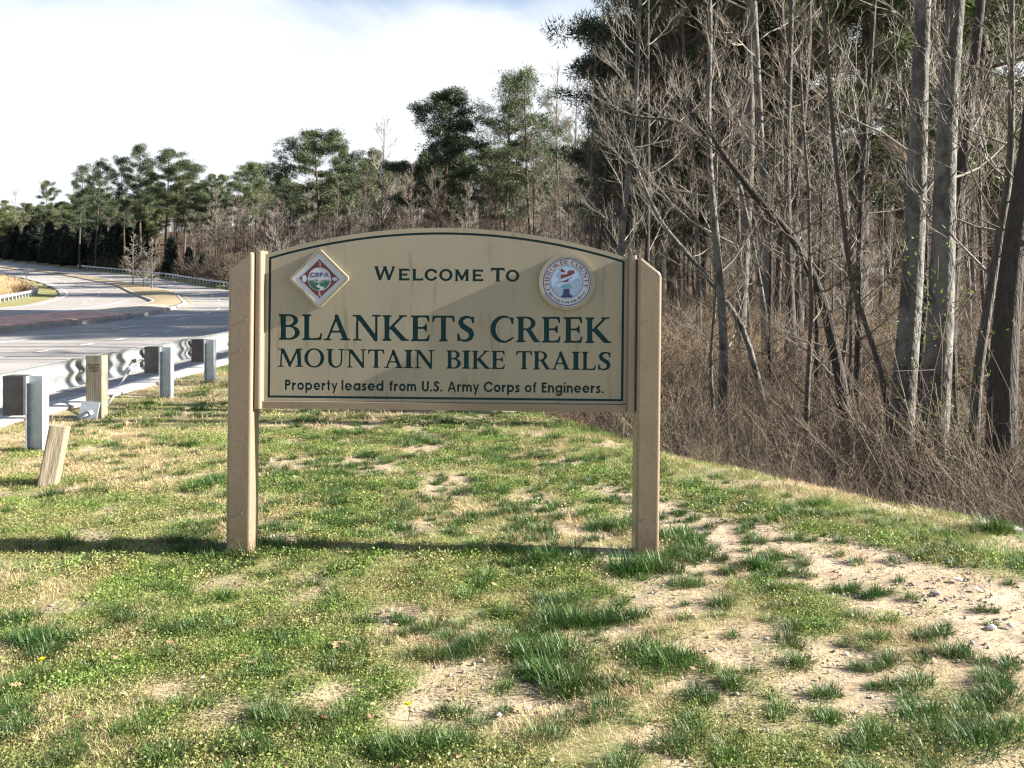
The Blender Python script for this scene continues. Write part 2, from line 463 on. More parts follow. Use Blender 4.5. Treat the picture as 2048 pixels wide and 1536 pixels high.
# bare sand path and worn patches
def poly_sdf(px, py, poly):
    poly = np.array(poly, float); n = len(poly)
    d = np.full(np.shape(px), 1e9); inside = np.zeros(np.shape(px), bool)
    for i in range(n):
        a, b = poly[i], poly[(i + 1) % n]
        e = b - a; wx, wy = px - a[0], py - a[1]
        t = np.clip((wx * e[0] + wy * e[1]) / (e @ e), 0, 1)
        d = np.minimum(d, np.hypot(wx - t * e[0], wy - t * e[1]))
        c = ((a[1] <= py) != (b[1] <= py)) & (px < (b[0] - a[0]) * (py - a[1]) / (b[1] - a[1] + 1e-12) + a[0])
        inside ^= c
    return np.where(inside, d, -d)
PATH = [(.85, 5.9), (1.2, 5.65), (1.6, 5.15), (2.17, 4.6), (2.75, 4.15), (3.4, 3.5), (3.2, 2.9), (2.3, 2.75), (1.93, 3.05), (1.75, 3.45), (1.35, 3.9), (1.12, 4.25), (.95, 4.7), (.7, 5.2)]
SPOTS = [(-.28, 3.05, .34), (-.08, 2.95, .25), (.95, 3.35, .28), (1.25, 2.95, .33), (.75, 3.0, .16), (-.55, 3.75, .22), (-.35, 3.55, .2), (.35, 3.6, .2), (.75, 3.9, .2), (1.35, 3.3, .25),
         (-1.9, 7.0, .5), (-1.2, 6.9, .6), (-.5, 6.3, .5), (-1.6, 7.9, .4), (.6, 6.1, .4), (.3, 5.5, .35), (-2.2, 5.9, .3), (-3.4, 6.0, .25), (1.7, 3.1, .25), (.55, 4.5, .22), (1.5, 2.55, .2), (-1.05, 4.1, .18),
         (-1.0, 2.9, .12), (-1.25, 3.0, .1), (.1, 5.8, .3), (-.9, 7.7, .5), (-2.6, 4.95, .2), (.95, 4.35, .3), (.1, 3.25, .12)]
def bare(x, y):
    x = np.asarray(x, float); y = np.asarray(y, float)
    n = fbm(x, y, 3.2, 9, 4) - .5
    s = poly_sdf(x, y, PATH) + n * .55
    b = sstep(-.12, .12, s)
    for (cx, cy, r) in SPOTS:
        r = r * (.62 if cy > 4.6 else 1)
        d = r - np.hypot(x - cx, (y - cy)) + n * r * 1.9
        b = np.maximum(b, .85 * sstep(-.1, .1, d))
    b = np.maximum(b, .8 * sstep(.57, .66, fbm(x, y, 3.4, 12, 4)) * (y < 14))
    return b

def build_ground():
    xs = np.concatenate([-np.geomspace(9, 1500, 70)[::-1], np.arange(-9 + .12, -4.4, .12), np.arange(-4.4, 5.2, .05), np.arange(5.2, 12, .25), np.geomspace(12, 1500, 60)])
    ys = np.concatenate([np.array([-400, -100, -30, -10, -5, -2, 0, .8]), np.arange(1.2, 12, .06), np.arange(12, 40, .5), np.arange(40, 300, 3.), np.geomspace(300, 3000, 20)])
    Xg, Yg = np.meshgrid(xs, ys)
    Z = ground_z(Xg, Yg)
    B = bare(Xg, Yg) * (Yg < 16) * (Xg < 6)
    fine = (Yg < 13) & (Xg > -5.4) & (Xg < 6)
    Z = Z + fine * (.018 * (fbm(Xg, Yg, 7, 3, 3) - .5) + .012 * (fbm(Xg, Yg, 18, 6, 2) - .5) - .012 * B)
    nx, ny = len(xs), len(ys)
    V = np.stack([Xg, Yg, Z], -1).reshape(-1, 3)
    i = np.arange(ny - 1)[:, None] * nx + np.arange(nx - 1)[None, :]
    F = np.stack([i, i + 1, i + nx + 1, i + nx], -1).reshape(-1, 4)
    me = mesh_np('ground', V, [F], True)
    ca = me.color_attributes.new('zone', 'FLOAT_COLOR', 'POINT')
    d = Xg - XC(Yg)
    forest = sstep(-.1, .7, d + .3 * (fbm(Xg, Yg, 1.5, 8, 3) - .5))
    forest = np.where(Xg < XL(Yg) - 15, .75, forest)
    C = np.stack([B, np.zeros_like(B), forest, np.ones_like(B)], -1).reshape(-1)
    ca.data.foreach_set('color', C.astype(np.float32))
    o = link('ground', me, M['ground'])
    tag(o, 'patchy winter lawn with sandy bare soil running into woodland floor', kind='structure')
build_ground()

def gz1(x, y): return float(ground_z(x, y))

# ------------------------------------------------------------------ road
def strip(name, fl, fr, zf, y0, y1, step, material, nx=2, label=None, kind='structure'):
    ys = np.arange(y0, y1 + 1e-6, step); t = np.linspace(0, 1, nx)
    Xg = fl(ys)[:, None] * (1 - t) + fr(ys)[:, None] * t
    Yg = np.repeat(ys[:, None], nx, 1)
    Z = zf(Xg, Yg)
    V = np.stack([Xg, Yg, Z], -1).reshape(-1, 3)
    i = np.arange(len(ys) - 1)[:, None] * nx + np.arange(nx - 1)[None, :]
    F = np.stack([i, i + 1, i + nx + 1, i + nx], -1).reshape(-1, 4)
    o = link(name, mesh_np(name, V, [F], True), material)
    if label or kind: tag(o, label, kind=kind)
    return o

road = strip('road', lambda y: XL(y) - 1.0, lambda y: XR(y) + 1.0, lambda x, y: HR(y), -60, 400, 2, M['asphalt'], 6,
             'grey asphalt divided highway curving away to the left')
strip('gutter', lambda y: XR(y) + .98, lambda y: XR(y) + 1.5, lambda x, y: HR(y) + .006, -60, 90, 1, M['concrete'], 2, 'pale concrete gutter beside the guardrail')

def kerb(name, xf, y0, y1, w, h, label, z0=0):
    ys = np.arange(y0, y1, .75); prof = [(-w / 2, -.3), (-w / 2, h * .8), (-w / 2 + .03, h), (w / 2, h), (w / 2, -.3)]
    V = []
    for y in ys:
        for (a, b) in prof: V.append((float(xf(y)) + a, y, float(HR(y)) + b))
    k = len(prof); F = []
    for i in range(len(ys) - 1):
        for j in range(k - 1): F.append((i * k + j, i * k + j + 1, (i + 1) * k + j + 1, (i + 1) * k + j))
    F += [tuple([0, 1, 2, 3]), ]
    o = link(name, mesh_np(name, np.array(V), [np.array([f for f in F])]), M['kerb'] if 'median' in label else M['concrete'])
    tag(o, label, kind='structure')
kerb('kerb', lambda y: XR(y) + 1.72, -60, 90, .45, .13, 'pale concrete kerb along the near edge of the road')

def line(fx, y0, y1, w=.12, dash=None, material='white_paint', V=None, F=None):
    V = V; F = F
    ys = np.arange(y0, y1, 1.0) if dash is None else None
    segs = []
    if dash is None: segs.append((y0, y1))
    else:
        y = y0
        while y < y1:
            segs.append((y, y + dash[0])); y += dash[1]
    for (a, b) in segs:
        n = max(2, int((b - a) / 1.0) + 1)
        yy = np.linspace(a, b, n)
        for q in range(n):
            x = float(fx(yy[q])); dx = float(fx(yy[q] + .5) - fx(yy[q] - .5)); L = math.hypot(dx, 1)
            nxn, nyn = 1 / L, -dx / L
            for s in (-.5, .5):
                X, Y = x + s * w * nxn, yy[q] + s * w * nyn
                V.append((X, Y, float(HR(Y)) + .012))
        for q in range(n - 1):
            k = len(V) - 2 * n + 2 * q
            F.append((k, k + 1, k + 3, k + 2))
V, F = [], []
line(XA, 2, 33, .14, (.85, 2.25), V=V, F=F)
line(XB, 4, 60, .14, (3.0, 9.0), V=V, F=F)
line(XB, 60, 300, .16, (3.0, 12.0), V=V, F=F)
line(XR, 34, 400, .16, V=V, F=F)
line(XL, -20, 400, .16, V=V, F=F)
line(lerp_knots([(38, -25.9), (47, -27.6), (60, -32.2), (70, -35.5), (84, -40.0)]), 38, 84, .14, V=V, F=F)
line(lerp_knots([(60, -33), (85, -44.4), (93, -47.7), (100, -51), (112, -57), (119, -62.5), (132, -71), (170, -97), (217, -141)]), 78, 300, .16, (3, 9.5), V=V, F=F)
line(lerp_knots([(-40, -30), (50, -30.5), (60, -33.6)]), 0, 60, .14, (3, 9), V=V, F=F)
o = link('road_marking', mesh_np('road_marking', np.array(V), [np.array(F)]), M['white_paint'])
tag(o, 'white lane dashes and edge lines painted on the highway', kind='structure')
V, F = [], []
line(lambda y: XMR(y) + .9, 62, 300, .14, V=V, F=F)
line(lambda y: XML(y) - .8, 84, 300, .14, V=V, F=F)
o = link('road_marking', mesh_np('road_marking', np.array(V), [np.array(F)]), M['yellow_paint'])
tag(o, 'faded yellow edge line around the grassy median', kind='structure')
# sealed cracks running across the near lanes
mb = MB()
for k, (ya, yb) in enumerate(((13.3, 13.9), (14.4, 14.8), (12.2, 12.5), (17.5, 18.2))):
    for s in range(14):
        xa = -16.5 + s * .72
        y1 = ya + (yb - ya) * s / 14 + .05 * math.sin(s * 1.7 + k); y2 = ya + (yb - ya) * (s + 1) / 14 + .05 * math.sin((s + 1) * 1.7 + k)
        n = len(mb.v); z = float(HR(ya)) + .006
        mb.v += [(xa, y1, z), (xa + .72, y2, z), (xa + .72, y2 + .06, z), (xa, y1 + .06, z)]; mb.f.append((n, n + 1, n + 2, n + 3))
tag(mb.build('crack_sealing', M['tar']), 'black tar lines sealing cracks across the near lanes', kind='structure')

# median: paver part near, then grassy island
mz = lambda x, y: HR(y) + .16 + .10 * np.sin(np.pi * np.clip((x - XML(y)) / (XMR(y) - XML(y) + 1e-6), 0, 1))
med = strip('median', lambda y: XML(y) + .2, lambda y: XMR(y) - .2, mz, -60, 400, 1.0, M['concrete'], 9, 'raised median between the carriageways, brick paved near and grassy beyond')
def median_mat():
    m = bpy.data.materials.new('median surface'); n, l, p = nodes_of(m)
    g = n.new("ShaderNodeNewGeometry"); s = n.new("ShaderNodeSeparateXYZ"); l.new(g.outputs['Position'], s.inputs[0])
    z = n.new("ShaderNodeTexNoise"); z.inputs['Scale'].default_value = .8; z.inputs['Detail'].default_value = 6; l.new(g.outputs['Position'], z.inputs['Vector'])
    def mx(f, a, b):
        q = n.new("ShaderNodeMixRGB"); l.new(f, q.inputs[0])
        for i, c in ((1, a), (2, b)):
            if isinstance(c, tuple): q.inputs[i].default_value = (*c, 1)
            else: l.new(c, q.inputs[i])
        return q.outputs[0]
    def gt(v):
        a = n.new("ShaderNodeMath"); a.operation = 'GREATER_THAN'; a.inputs[1].default_value = v; l.new(s.outputs['Y'], a.inputs[0]); return a.outputs[0]
    conc = mx(z.outputs['Fac'], (.32, .27, .21), (.40, .34, .27))
    dry = mx(z.outputs['Fac'], (.20, .16, .085), (.34, .25, .14))
    c = mx(gt(65), conc, dry)
    l.new(c, p.inputs['Base Color']); p.inputs['Roughness'].default_value = .9
    return m
med.data.materials.clear(); med.data.materials.append(median_mat())
kerb('kerb', XMR, -60, 320, .4, .17, 'weathered median kerb on the near side')
kerb('kerb', XML, -60, 320, .4, .17, 'weathered median kerb on the far side')
# pavers of the median (recessed joints between, each a piece)
pb = MB(); ybk = 0
pme = {}
cnt = 0
y = 28.0
while y < 44 and cnt < 300:
    a, b = float(XML(y)) + .25, float(XMR(y)) - .25
    nb = 9; w = (b - a) / nb
    for k in range(nb):
        key = 'p'
        if key not in pme:
            q = MB(); q.box((0, 0, 0), (1, 1, .06)); ob = q.build('paver', M['brick']); pme[key] = ob.data
            bpy.data.objects.remove(ob)
        x = a + (k + .5) * w
        ob = bpy.data.objects.new('paver', pme[key]); COL.objects.link(ob)
        ob.parent = med
        ob.location = (x, y, float(mz(x, y)) + .012 + .004 * random.Random(cnt).random()); ob.scale = (w - .03, .47, 1)
        sl = float(mz(x + .1, y) - mz(x - .1, y)) / .2
        ob.rotation_euler = (0, -math.atan(sl), 0)
        cnt += 1
    y += .5

# ------------------------------------------------------------------ glyph engine
RES = 160
class G:
    def __init__(s, w, y0=-.34, y1=1.12):
        s.w = w; s.x0 = -.1; s.y0 = y0
        xs = np.arange(s.x0, w + .1, 1 / RES); ys = np.arange(y0, y1, 1 / RES)
        s.X, s.Y = np.meshgrid(xs, ys); s.m = np.zeros(s.X.shape, bool)
    def add(s, *ms):
        for q in ms: s.m |= q
        return s
    def poly(s, pts):
        ins = np.zeros(s.X.shape, bool); n = len(pts)
        for i in range(n):
            (ax, ay), (bx, by) = pts[i], pts[(i + 1) % n]
            ins ^= ((ay <= s.Y) != (by <= s.Y)) & (s.X < (bx - ax) * (s.Y - ay) / (by - ay + 1e-12) + ax)
        return ins
    def rect(s, x0, y0, x1, y1): return (s.X >= x0) & (s.X <= x1) & (s.Y >= y0) & (s.Y <= y1)
    def ell(s, cx, cy, rx, ry): return ((s.X - cx) / rx) ** 2 + ((s.Y - cy) / ry) ** 2 <= 1
    def brush(s, pts, ws):
        out = np.zeros(s.X.shape, bool)
        for (a, b, wa, wb) in zip(pts[:-1], pts[1:], ws[:-1], ws[1:]):
            L = math.dist(a, b); n = max(2, int(L * 60))
            for k in range(n + 1):
                t = k / n; out |= (s.X - a[0] - t * (b[0] - a[0])) ** 2 + (s.Y - a[1] - t * (b[1] - a[1])) ** 2 <= ((wa + t * (wb - wa)) / 2) ** 2
        return out
    def stem(s, x, w=.19, top=True, bot=True, sw=.085, st=.05):
        m = s.rect(x, 0, x + w, 1)
        for (on, ya, yb, dy) in ((bot, 0, st, 1), (top, 1 - st, 1, -1)):
            if on:
                m |= s.rect(x - sw, ya, x + w + sw, yb)
                yy = st if dy > 0 else 1 - st
                m |= s.poly([(x - .035, yy), (x + w + .035, yy), (x + w, yy + dy * .05), (x, yy + dy * .05)])
        return m
    def contours(s):
        a = s.m.astype(float)
        k = 3
        p = np.pad(a, k)
        c = np.cumsum(np.cumsum(p, 0), 1); c = np.pad(c, ((1, 0), (1, 0)))
        n = 2 * k + 1
        b = (c[n:, n:] - c[:-n, n:] - c[n:, :-n] + c[:-n, :-n]) / n ** 2
        b = b[::3, ::3]; st = 3 / RES
        H, W = b.shape; b = b + .2; ins = b > .5
        code = ins[:-1, :-1] * 1 + ins[:-1, 1:] * 2 + ins[1:, 1:] * 4 + ins[1:, :-1] * 8
        nxt = {}
        E = {0: lambda i, j: ('h', i, j), 1: lambda i, j: ('v', i, j + 1), 2: lambda i, j: ('h', i + 1, j), 3: lambda i, j: ('v', i, j)}
        T = {1: [(3, 0)], 2: [(0, 1)], 3: [(3, 1)], 4: [(1, 2)], 5: [(3, 2), (1, 0)], 6: [(0, 2)], 7: [(3, 2)], 8: [(2, 3)], 9: [(2, 0)], 10: [(0, 3), (2, 1)], 11: [(2, 1)], 12: [(1, 3)], 13: [(1, 0)], 14: [(0, 3)]}
        for i, j in zip(*np.nonzero((code > 0) & (code < 15))):
            for (e0, e1) in T[int(code[i, j])]: nxt[E[e0](i, j)] = E[e1](i, j)
        def pos(e):
            t, i, j = e
            if t == 'h':
                va, vb = b[i, j], b[i, j + 1]; f = (.5 - va) / (vb - va); return (s.x0 + (j + f) * st, s.y0 + i * st)
            va, vb = b[i, j], b[i + 1, j]; f = (.5 - va) / (vb - va); return (s.x0 + j * st, s.y0 + (i + f) * st)
        out = []
        while nxt:
            e0 = next(iter(nxt)); e = e0; loop = []
            while e in nxt:
                loop.append(pos(e)); e = nxt.pop(e)
            # simplify
            ch = True
            for _ in range(3):
                keep = []
                n_ = len(loop)
                i = 0
                skip = False
                for i in range(n_):
                    a0, b0, c0 = loop[i - 1], loop[i], loop[(i + 1) % n_]
                    dx, dy = c0[0] - a0[0], c0[1] - a0[1]; L = math.hypot(dx, dy) + 1e-9
                    dist = abs((b0[0] - a0[0]) * dy - (b0[1] - a0[1]) * dx) / L
                    if dist < .0028 and not skip: skip = True
                    else: keep.append(b0); skip = False
                loop = keep
            if len(loop) > 5: out.append(loop)
        return out

def bowl(g, x0, xr, y0, y1, tx=.175, ty=.055):
    """D-shaped bowl from x0 to xr between y0 and y1"""
    c = (y0 + y1) / 2; ry = (y1 - y0) / 2; flat = x0 + (xr - x0) * .30
    outer = g.rect(x0, y0, flat, y1) | (g.ell(flat, c, xr - flat, ry) & (g.X >= flat))
    inner = g.rect(x0, y0 + ty, flat, y1 - ty) | (g.ell(flat, c, xr - flat - tx, ry - ty) & (g.X >= flat))
    return outer & ~inner

def serif_glyph(ch):
    S = .19
    if ch == 'I':
        g = G(.36); g.add(g.stem(.085))
    elif ch == 'B':
        g = G(.84); g.add(g.stem(.1, sw=.09), bowl(g, .24, .77, .52, 1.0), bowl(g, .24, .84, 0, .56, .19))
    elif ch == 'L':
        g = G(.80); g.add(g.stem(.09), g.rect(.2, 0, .76, .06), g.poly([(.5, .05), (.76, .0), (.80, .26), (.745, .26), (.70, .10)]))
    elif ch == 'E':
        g = G(.77); g.add(g.stem(.1, sw=.09), g.rect(.2, 0, .72, .06), g.rect(.2, .94, .73, 1), g.rect(.2, .49, .62, .55),
                          g.poly([(.5, .05), (.72, .0), (.77, .24), (.715, .24), (.67, .10)]), g.poly([(.55, .95), (.73, 1.0), (.75, .76), (.695, .76), (.66, .91)]),
                          g.rect(.60, .37, .65, .67), g.poly([(.5, .49), (.62, .40), (.62, .64), (.5, .55)]))
    elif ch == 'T':
        g = G(.92); g.add(g.stem(.365, top=False), g.rect(.02, .935, .90, 1), g.poly([(.0, .76), (.055, .76), (.10, .91), (.25, .95), (.02, 1)]),
                          g.poly([(.92, .76), (.865, .76), (.82, .91), (.67, .95), (.90, 1)]))
    elif ch == 'A':
        g = G(1.08); g.add(g.poly([(.12, .03), (.20, .03), (.55, .86), (.50, .97)]), g.poly([(.46, 1), (.58, 1), (.99, .02), (.78, .02), (.45, .88)]),
                           g.rect(.29, .30, .76, .36), g.rect(.0, 0, .31, .05), g.rect(.66, 0, 1.08, .05))
    elif ch == 'N':
        g = G(1.14); g.add(g.rect(.15, 0, .23, .95), g.rect(.91, .05, .99, 1), g.poly([(.10, 1), (.32, 1), (.99, .12), (.99, -.03), (.88, -.03), (.19, .88)]),
                           g.rect(.02, 0, .36, .05), g.rect(.0, .95, .3, 1), g.rect(.78, .95, 1.14, 1))
    elif ch == 'M':
        g = G(1.40); g.add(g.poly([(.14, 0), (.22, 0), (.27, .95), (.19, .95)]), g.poly([(1.10, 0), (1.30, 0), (1.26, 1), (1.06, 1)]),
                           g.poly([(.15, 1), (.37, 1), (.74, .2), (.70, -.02), (.64, -.02), (.22, .88)]), g.poly([(.64, -.02), (.70, -.02), (1.14, .95), (1.10, 1), (1.04, 1), (.66, .15)]),
                           g.rect(.02, 0, .36, .05), g.rect(.98, 0, 1.40, .05), g.rect(.04, .95, .3, 1), g.rect(1.08, .95, 1.38, 1))
    elif ch == 'K':
        g = G(1.06); g.add(g.stem(.09), g.poly([(.27, .50), (.72, .95), (.84, .95), (.38, .50), (.32, .44)]), g.poly([(.30, .49), (.45, .60), (.98, .03), (1.02, 0), (.76, 0)]),
                           g.rect(.64, .95, .98, 1), g.rect(.76, 0, 1.06, .05))
    elif ch == 'R':
        g = G(.96); g.add(g.stem(.1, sw=.09), bowl(g, .24, .78, .48, 1.0), g.poly([(.40, .50), (.58, .53), (.90, .04), (.96, .0), (.72, 0)]), g.rect(.72, 0, .96, .045))
    elif ch == 'P':
        g = G(.82); g.add(g.stem(.1, sw=.09), bowl(g, .24, .80, .44, 1.0))
    elif ch == 'O':
        g = G(1.08); g.add(g.ell(.54, .5, .54, .53) & ~g.ell(.54, .5, .345, .465))
    elif ch == 'C':
        g = G(.95); g.add(g.ell(.52, .5, .52, .53) & ~g.ell(.60, .5, .41, .46) & ~((g.X > .74) & (g.Y > .2) & (g.Y < .85)))
        g.add(g.poly([(.84, .70), (.90, .70), (.93, .97), (.86, .94), (.74, .97), (.80, .90)]), g.poly([(.62, .02), (.95, .17), (.93, .20), (.72, .09)]))
        g.m &= ~((g.X > .72) & (g.Y < .80) & (g.Y > .20) & (g.X < .84))
    elif ch == 'U':
        g = G(1.05); g.add(g.rect(.12, .35, .31, 1), g.rect(.82, .35, .90, 1), (g.ell(.51, .37, .39, .40) & ~g.ell(.565, .40, .255, .36) & (g.Y <= .40)),
                           g.rect(.0, .95, .42, 1), g.rect(.68, .95, 1.05, 1))
        g.m &= ~(g.ell(.565, .40, .255, .36) & (g.Y < .41))
    elif ch == 'S':
        g = G(.74); g.add(g.brush([(.64, .88), (.52, .955), (.36, .965), (.20, .89), (.15, .76), (.21, .63), (.37, .52), (.52, .43), (.60, .29), (.55, .13), (.38, .035), (.22, .035), (.09, .11)],
                                  [.06, .07, .09, .15, .18, .2, .21, .21, .19, .15, .09, .07, .06]), g.poly([(.62, .72), (.68, .72), (.69, .98), (.64, .97), (.58, .92)]),
                          g.poly([(.02, .31), (.08, .31), (.14, .10), (.06, .0), (.02, .02)]))
    elif ch == 'H':
        g = G(1.12); g.add(g.stem(.1), g.stem(.83), g.rect(.25, .48, .87, .54))
    elif ch == 'Y':
        g = G(1.0); g.add(g.poly([(.05, 1), (.27, 1), (.6, .5), (.6, .40), (.42, .40)]), g.poly([(.53, .42), (.84, 1), (.92, 1), (.6, .40)]), g.rect(.42, 0, .6, .45), g.rect(.32, 0, .7, .05), g.rect(0, .95, .34, 1), g.rect(.7, .95, 1, 1))
    return g
def copper_glyph(ch):      # wide, low-contrast capitals with hairline serifs
    S, T = .21, .17; e = .035
    if ch == 'W':
        g = G(1.55); g.add(g.poly([(.05, 1), (.29, 1), (.50, .25), (.50, 0), (.36, 0)]), g.poly([(.36, 0), (.52, 0), (.84, .93), (.76, 1), (.72, 1)]), g.poly([(.68, 1), (.88, 1), (1.12, .25), (1.12, 0), (.98, 0)]),
                           g.poly([(.98, 0), (1.14, 0), (1.50, 1), (1.34, 1)]), g.rect(0, 1 - e, .36, 1), g.rect(.62, 1 - e, .95, 1), g.rect(1.26, 1 - e, 1.55, 1))
    elif ch == 'E':
        g = G(.95); g.add(g.rect(.06, 0, .29, 1), g.rect(.06, 0, .9, T), g.rect(.06, 1 - T, .88, 1), g.rect(.06, .42, .72, .58), g.rect(0, 0, .2, e), g.rect(0, 1 - e, .2, 1), g.rect(.88, 0, .95, T + .06), g.rect(.86, 1 - T - .06, .92, 1), g.rect(.69, .36, .74, .64))
    elif ch == 'L':
        g = G(.90); g.add(g.rect(.08, 0, .31, 1), g.rect(.08, 0, .85, T), g.rect(0, 1 - e, .39, 1), g.rect(0, 0, .2, e), g.rect(.83, 0, .90, T + .08))
    elif ch == 'C':
        g = G(1.12); g.add(g.ell(.56, .5, .56, .52) & ~g.ell(.57, .5, .33, .345) & ~((g.X > .85) & (g.Y > .33) & (g.Y < .67)), g.rect(.97, .62, 1.03, .98))
        g.m &= ~((g.X > .70) & (g.Y > .40) & (g.Y < .60))
    elif ch == 'O':
        g = G(1.12); g.add(g.ell(.56, .5, .56, .52) & ~g.ell(.56, .5, .33, .345))
    elif ch == 'M':
        g = G(1.22); g.add(g.rect(.07, 0, .26, 1), g.rect(.94, 0, 1.16, 1), g.poly([(.07, 1), (.31, 1), (.66, .28), (.66, .05), (.54, .05)]), g.poly([(.54, .05), (.66, .05), (1.16, 1), (.94, 1), (.56, .28)]),
                           g.rect(0, 0, .33, e), g.rect(.86, 0, 1.22, e), g.rect(0, 1 - e, .2, 1), g.rect(1.0, 1 - e, 1.22, 1))
    elif ch == 'T':
        g = G(1.0); g.add(g.rect(.385, 0, .615, 1), g.rect(.02, 1 - T, .98, 1), g.rect(0, .74, .06, 1), g.rect(.94, .74, 1, 1), g.rect(.31, 0, .69, e))
    return g
def sans_glyph(ch):       # geometric sans, x-height .72
    w = .19; x = .74; r = x / 2; cx = r
    def ring(g, cx, cy, rx, ry): return g.ell(cx, cy, rx, ry) & ~g.ell(cx, cy, rx - w, ry - w)
    if ch == 'l': g = G(w); g.add(g.rect(0, 0, w, 1.02))
    elif ch == 'i': g = G(w); g.add(g.rect(0, 0, w, x), g.rect(0, .86, w, 1.02))
    elif ch == '.': g = G(w); g.add(g.rect(0, 0, w, .17))
    elif ch == 'o': g = G(x); g.add(ring(g, r, r, r, r))
    elif ch == 'p': g = G(x); g.add(ring(g, r, r, r, r), g.rect(0, -.28, w, x))
    elif ch == 'd': g = G(x); g.add(ring(g, r, r, r, r), g.rect(x - w, 0, x, 1.02))
    elif ch == 'a': g = G(x); g.add(ring(g, r, r, r, r), g.rect(x - w, 0, x, x))
    elif ch == 'g': g = G(x); g.add(ring(g, r, r, r, r), g.rect(x - w, .02, x, x), ring(g, r, .04, r, .36) & (g.Y < .04) & (g.X > .0)); g.m &= ~(g.rect(-.1, -.12, .14, .0))
    elif ch == 'e': g = G(x); g.add((ring(g, r, r, r, r) & ~g.rect(r, .20, x + .1, .30)), g.rect(.05, .30, x - .02, .30 + .12))
    elif ch == 'r': g = G(.42); g.add(g.rect(0, 0, w, x), (ring(g, .40, .34, .40, .38) & (g.X < .42) & (g.Y > .36)))
    elif ch == 'n': g = G(.62); g.add(g.rect(0, 0, w, x), g.rect(.62 - w, 0, .62, .42), ring(g, .31, .41, .31, .31) & (g.Y > .41))
    elif ch == 'm': g = G(1.02); g.add(g.rect(0, 0, w, x), g.rect(.51 - w / 2, 0, .51 + w / 2, .46), g.rect(1.02 - w, 0, 1.02, .46), (ring(g, .2945, .44, .2945, .28) & (g.Y > .44)), (ring(g, .7255, .44, .2945, .28) & (g.Y > .44)))
    elif ch == 't': g = G(.36); g.add(g.rect(.10, 0, .10 + w, .98), g.rect(0, .60, .36, x))
    elif ch == 'f': g = G(.40); g.add(g.rect(.09, 0, .09 + w, .80), g.rect(0, .60, .36, x), (ring(g, .38, .74, .29, .28) & (g.X < .40) & (g.Y > .74)))
    elif ch == 'y': g = G(.66); g.add(g.poly([(0, x), (.17, x), (.42, .10), (.28, 0)]), g.poly([(.49, x), (.66, x), (.28, -.28), (.11, -.28)]))
    elif ch == 's': g = G(.46); g.add(g.brush([(.38, .60), (.24, .65), (.11, .57), (.13, .44), (.33, .31), (.38, .17), (.25, .075), (.06, .10)], [w * .95] * 8))
    elif ch == 'P': g = G(.62); g.add(g.rect(0, 0, w, 1), (g.rect(0, .42, .33, 1) | g.ell(.33, .71, .29, .29)) & ~(g.rect(w, .42 + w, .33, 1 - w) | g.ell(.33, .71, .29 - w, .29 - w)))
    elif ch == 'U': g = G(.70); g.add(g.rect(0, .35, w, 1), g.rect(.70 - w, .35, .70, 1), ring(g, .35, .35, .35, .37) & (g.Y < .35))
    elif ch == 'S': g = G(.58); g.add(g.brush([(.50, .84), (.34, .925), (.15, .86), (.12, .70), (.27, .56), (.44, .44), (.49, .25), (.36, .09), (.19, .08), (.06, .17)], [w] * 10))
    elif ch == 'A': g = G(.90); g.add(g.poly([(0, 0), (.17, 0), (.47, .80), (.43, 1), (.37, 1)]), g.poly([(.90, 0), (.73, 0), (.43, .80), (.43, 1), (.53, 1)]), g.rect(.2, .22, .7, .36))
    elif ch == 'C': g = G(.94); g.add(ring(g, .52, .5, .52, .52) & ~g.poly([(.52, .5), (1.2, .85), (1.2, .15)]))
    elif ch == 'E': g = G(.52); g.add(g.rect(0, 0, w, 1), g.rect(0, 0, .52, w), g.rect(0, 1 - w, .52, 1), g.rect(0, .44, .48, .44 + w))
    else: g = G(.3)
    return g

_gc = {}
def glyph(style, ch):
    k = (style, ch)
    if k not in _gc:
        g = {'serif': serif_glyph, 'copper': copper_glyph, 'sans': sans_glyph}[style](ch)
        _gc[k] = (g.w, g.contours())
    return _gc[k]

# ------------------------------------------------------------------ the sign
TH = R(0.6); PPM = 353.0; BASE = 306 / PPM
def S(px, py):
    dx, dy = px - 886.0, py - 800.0
    return ((dx * math.cos(TH) + dy * math.sin(TH)) / PPM, (-dy * math.cos(TH) + dx * math.sin(TH)) / PPM + BASE)
sign = empty('welcome_sign', (-.391, 4.59, 0), (0, TH, 0))
tag(sign, 'cream park sign with arched top, green routed lettering and two tan posts on the lawn', 'sign')

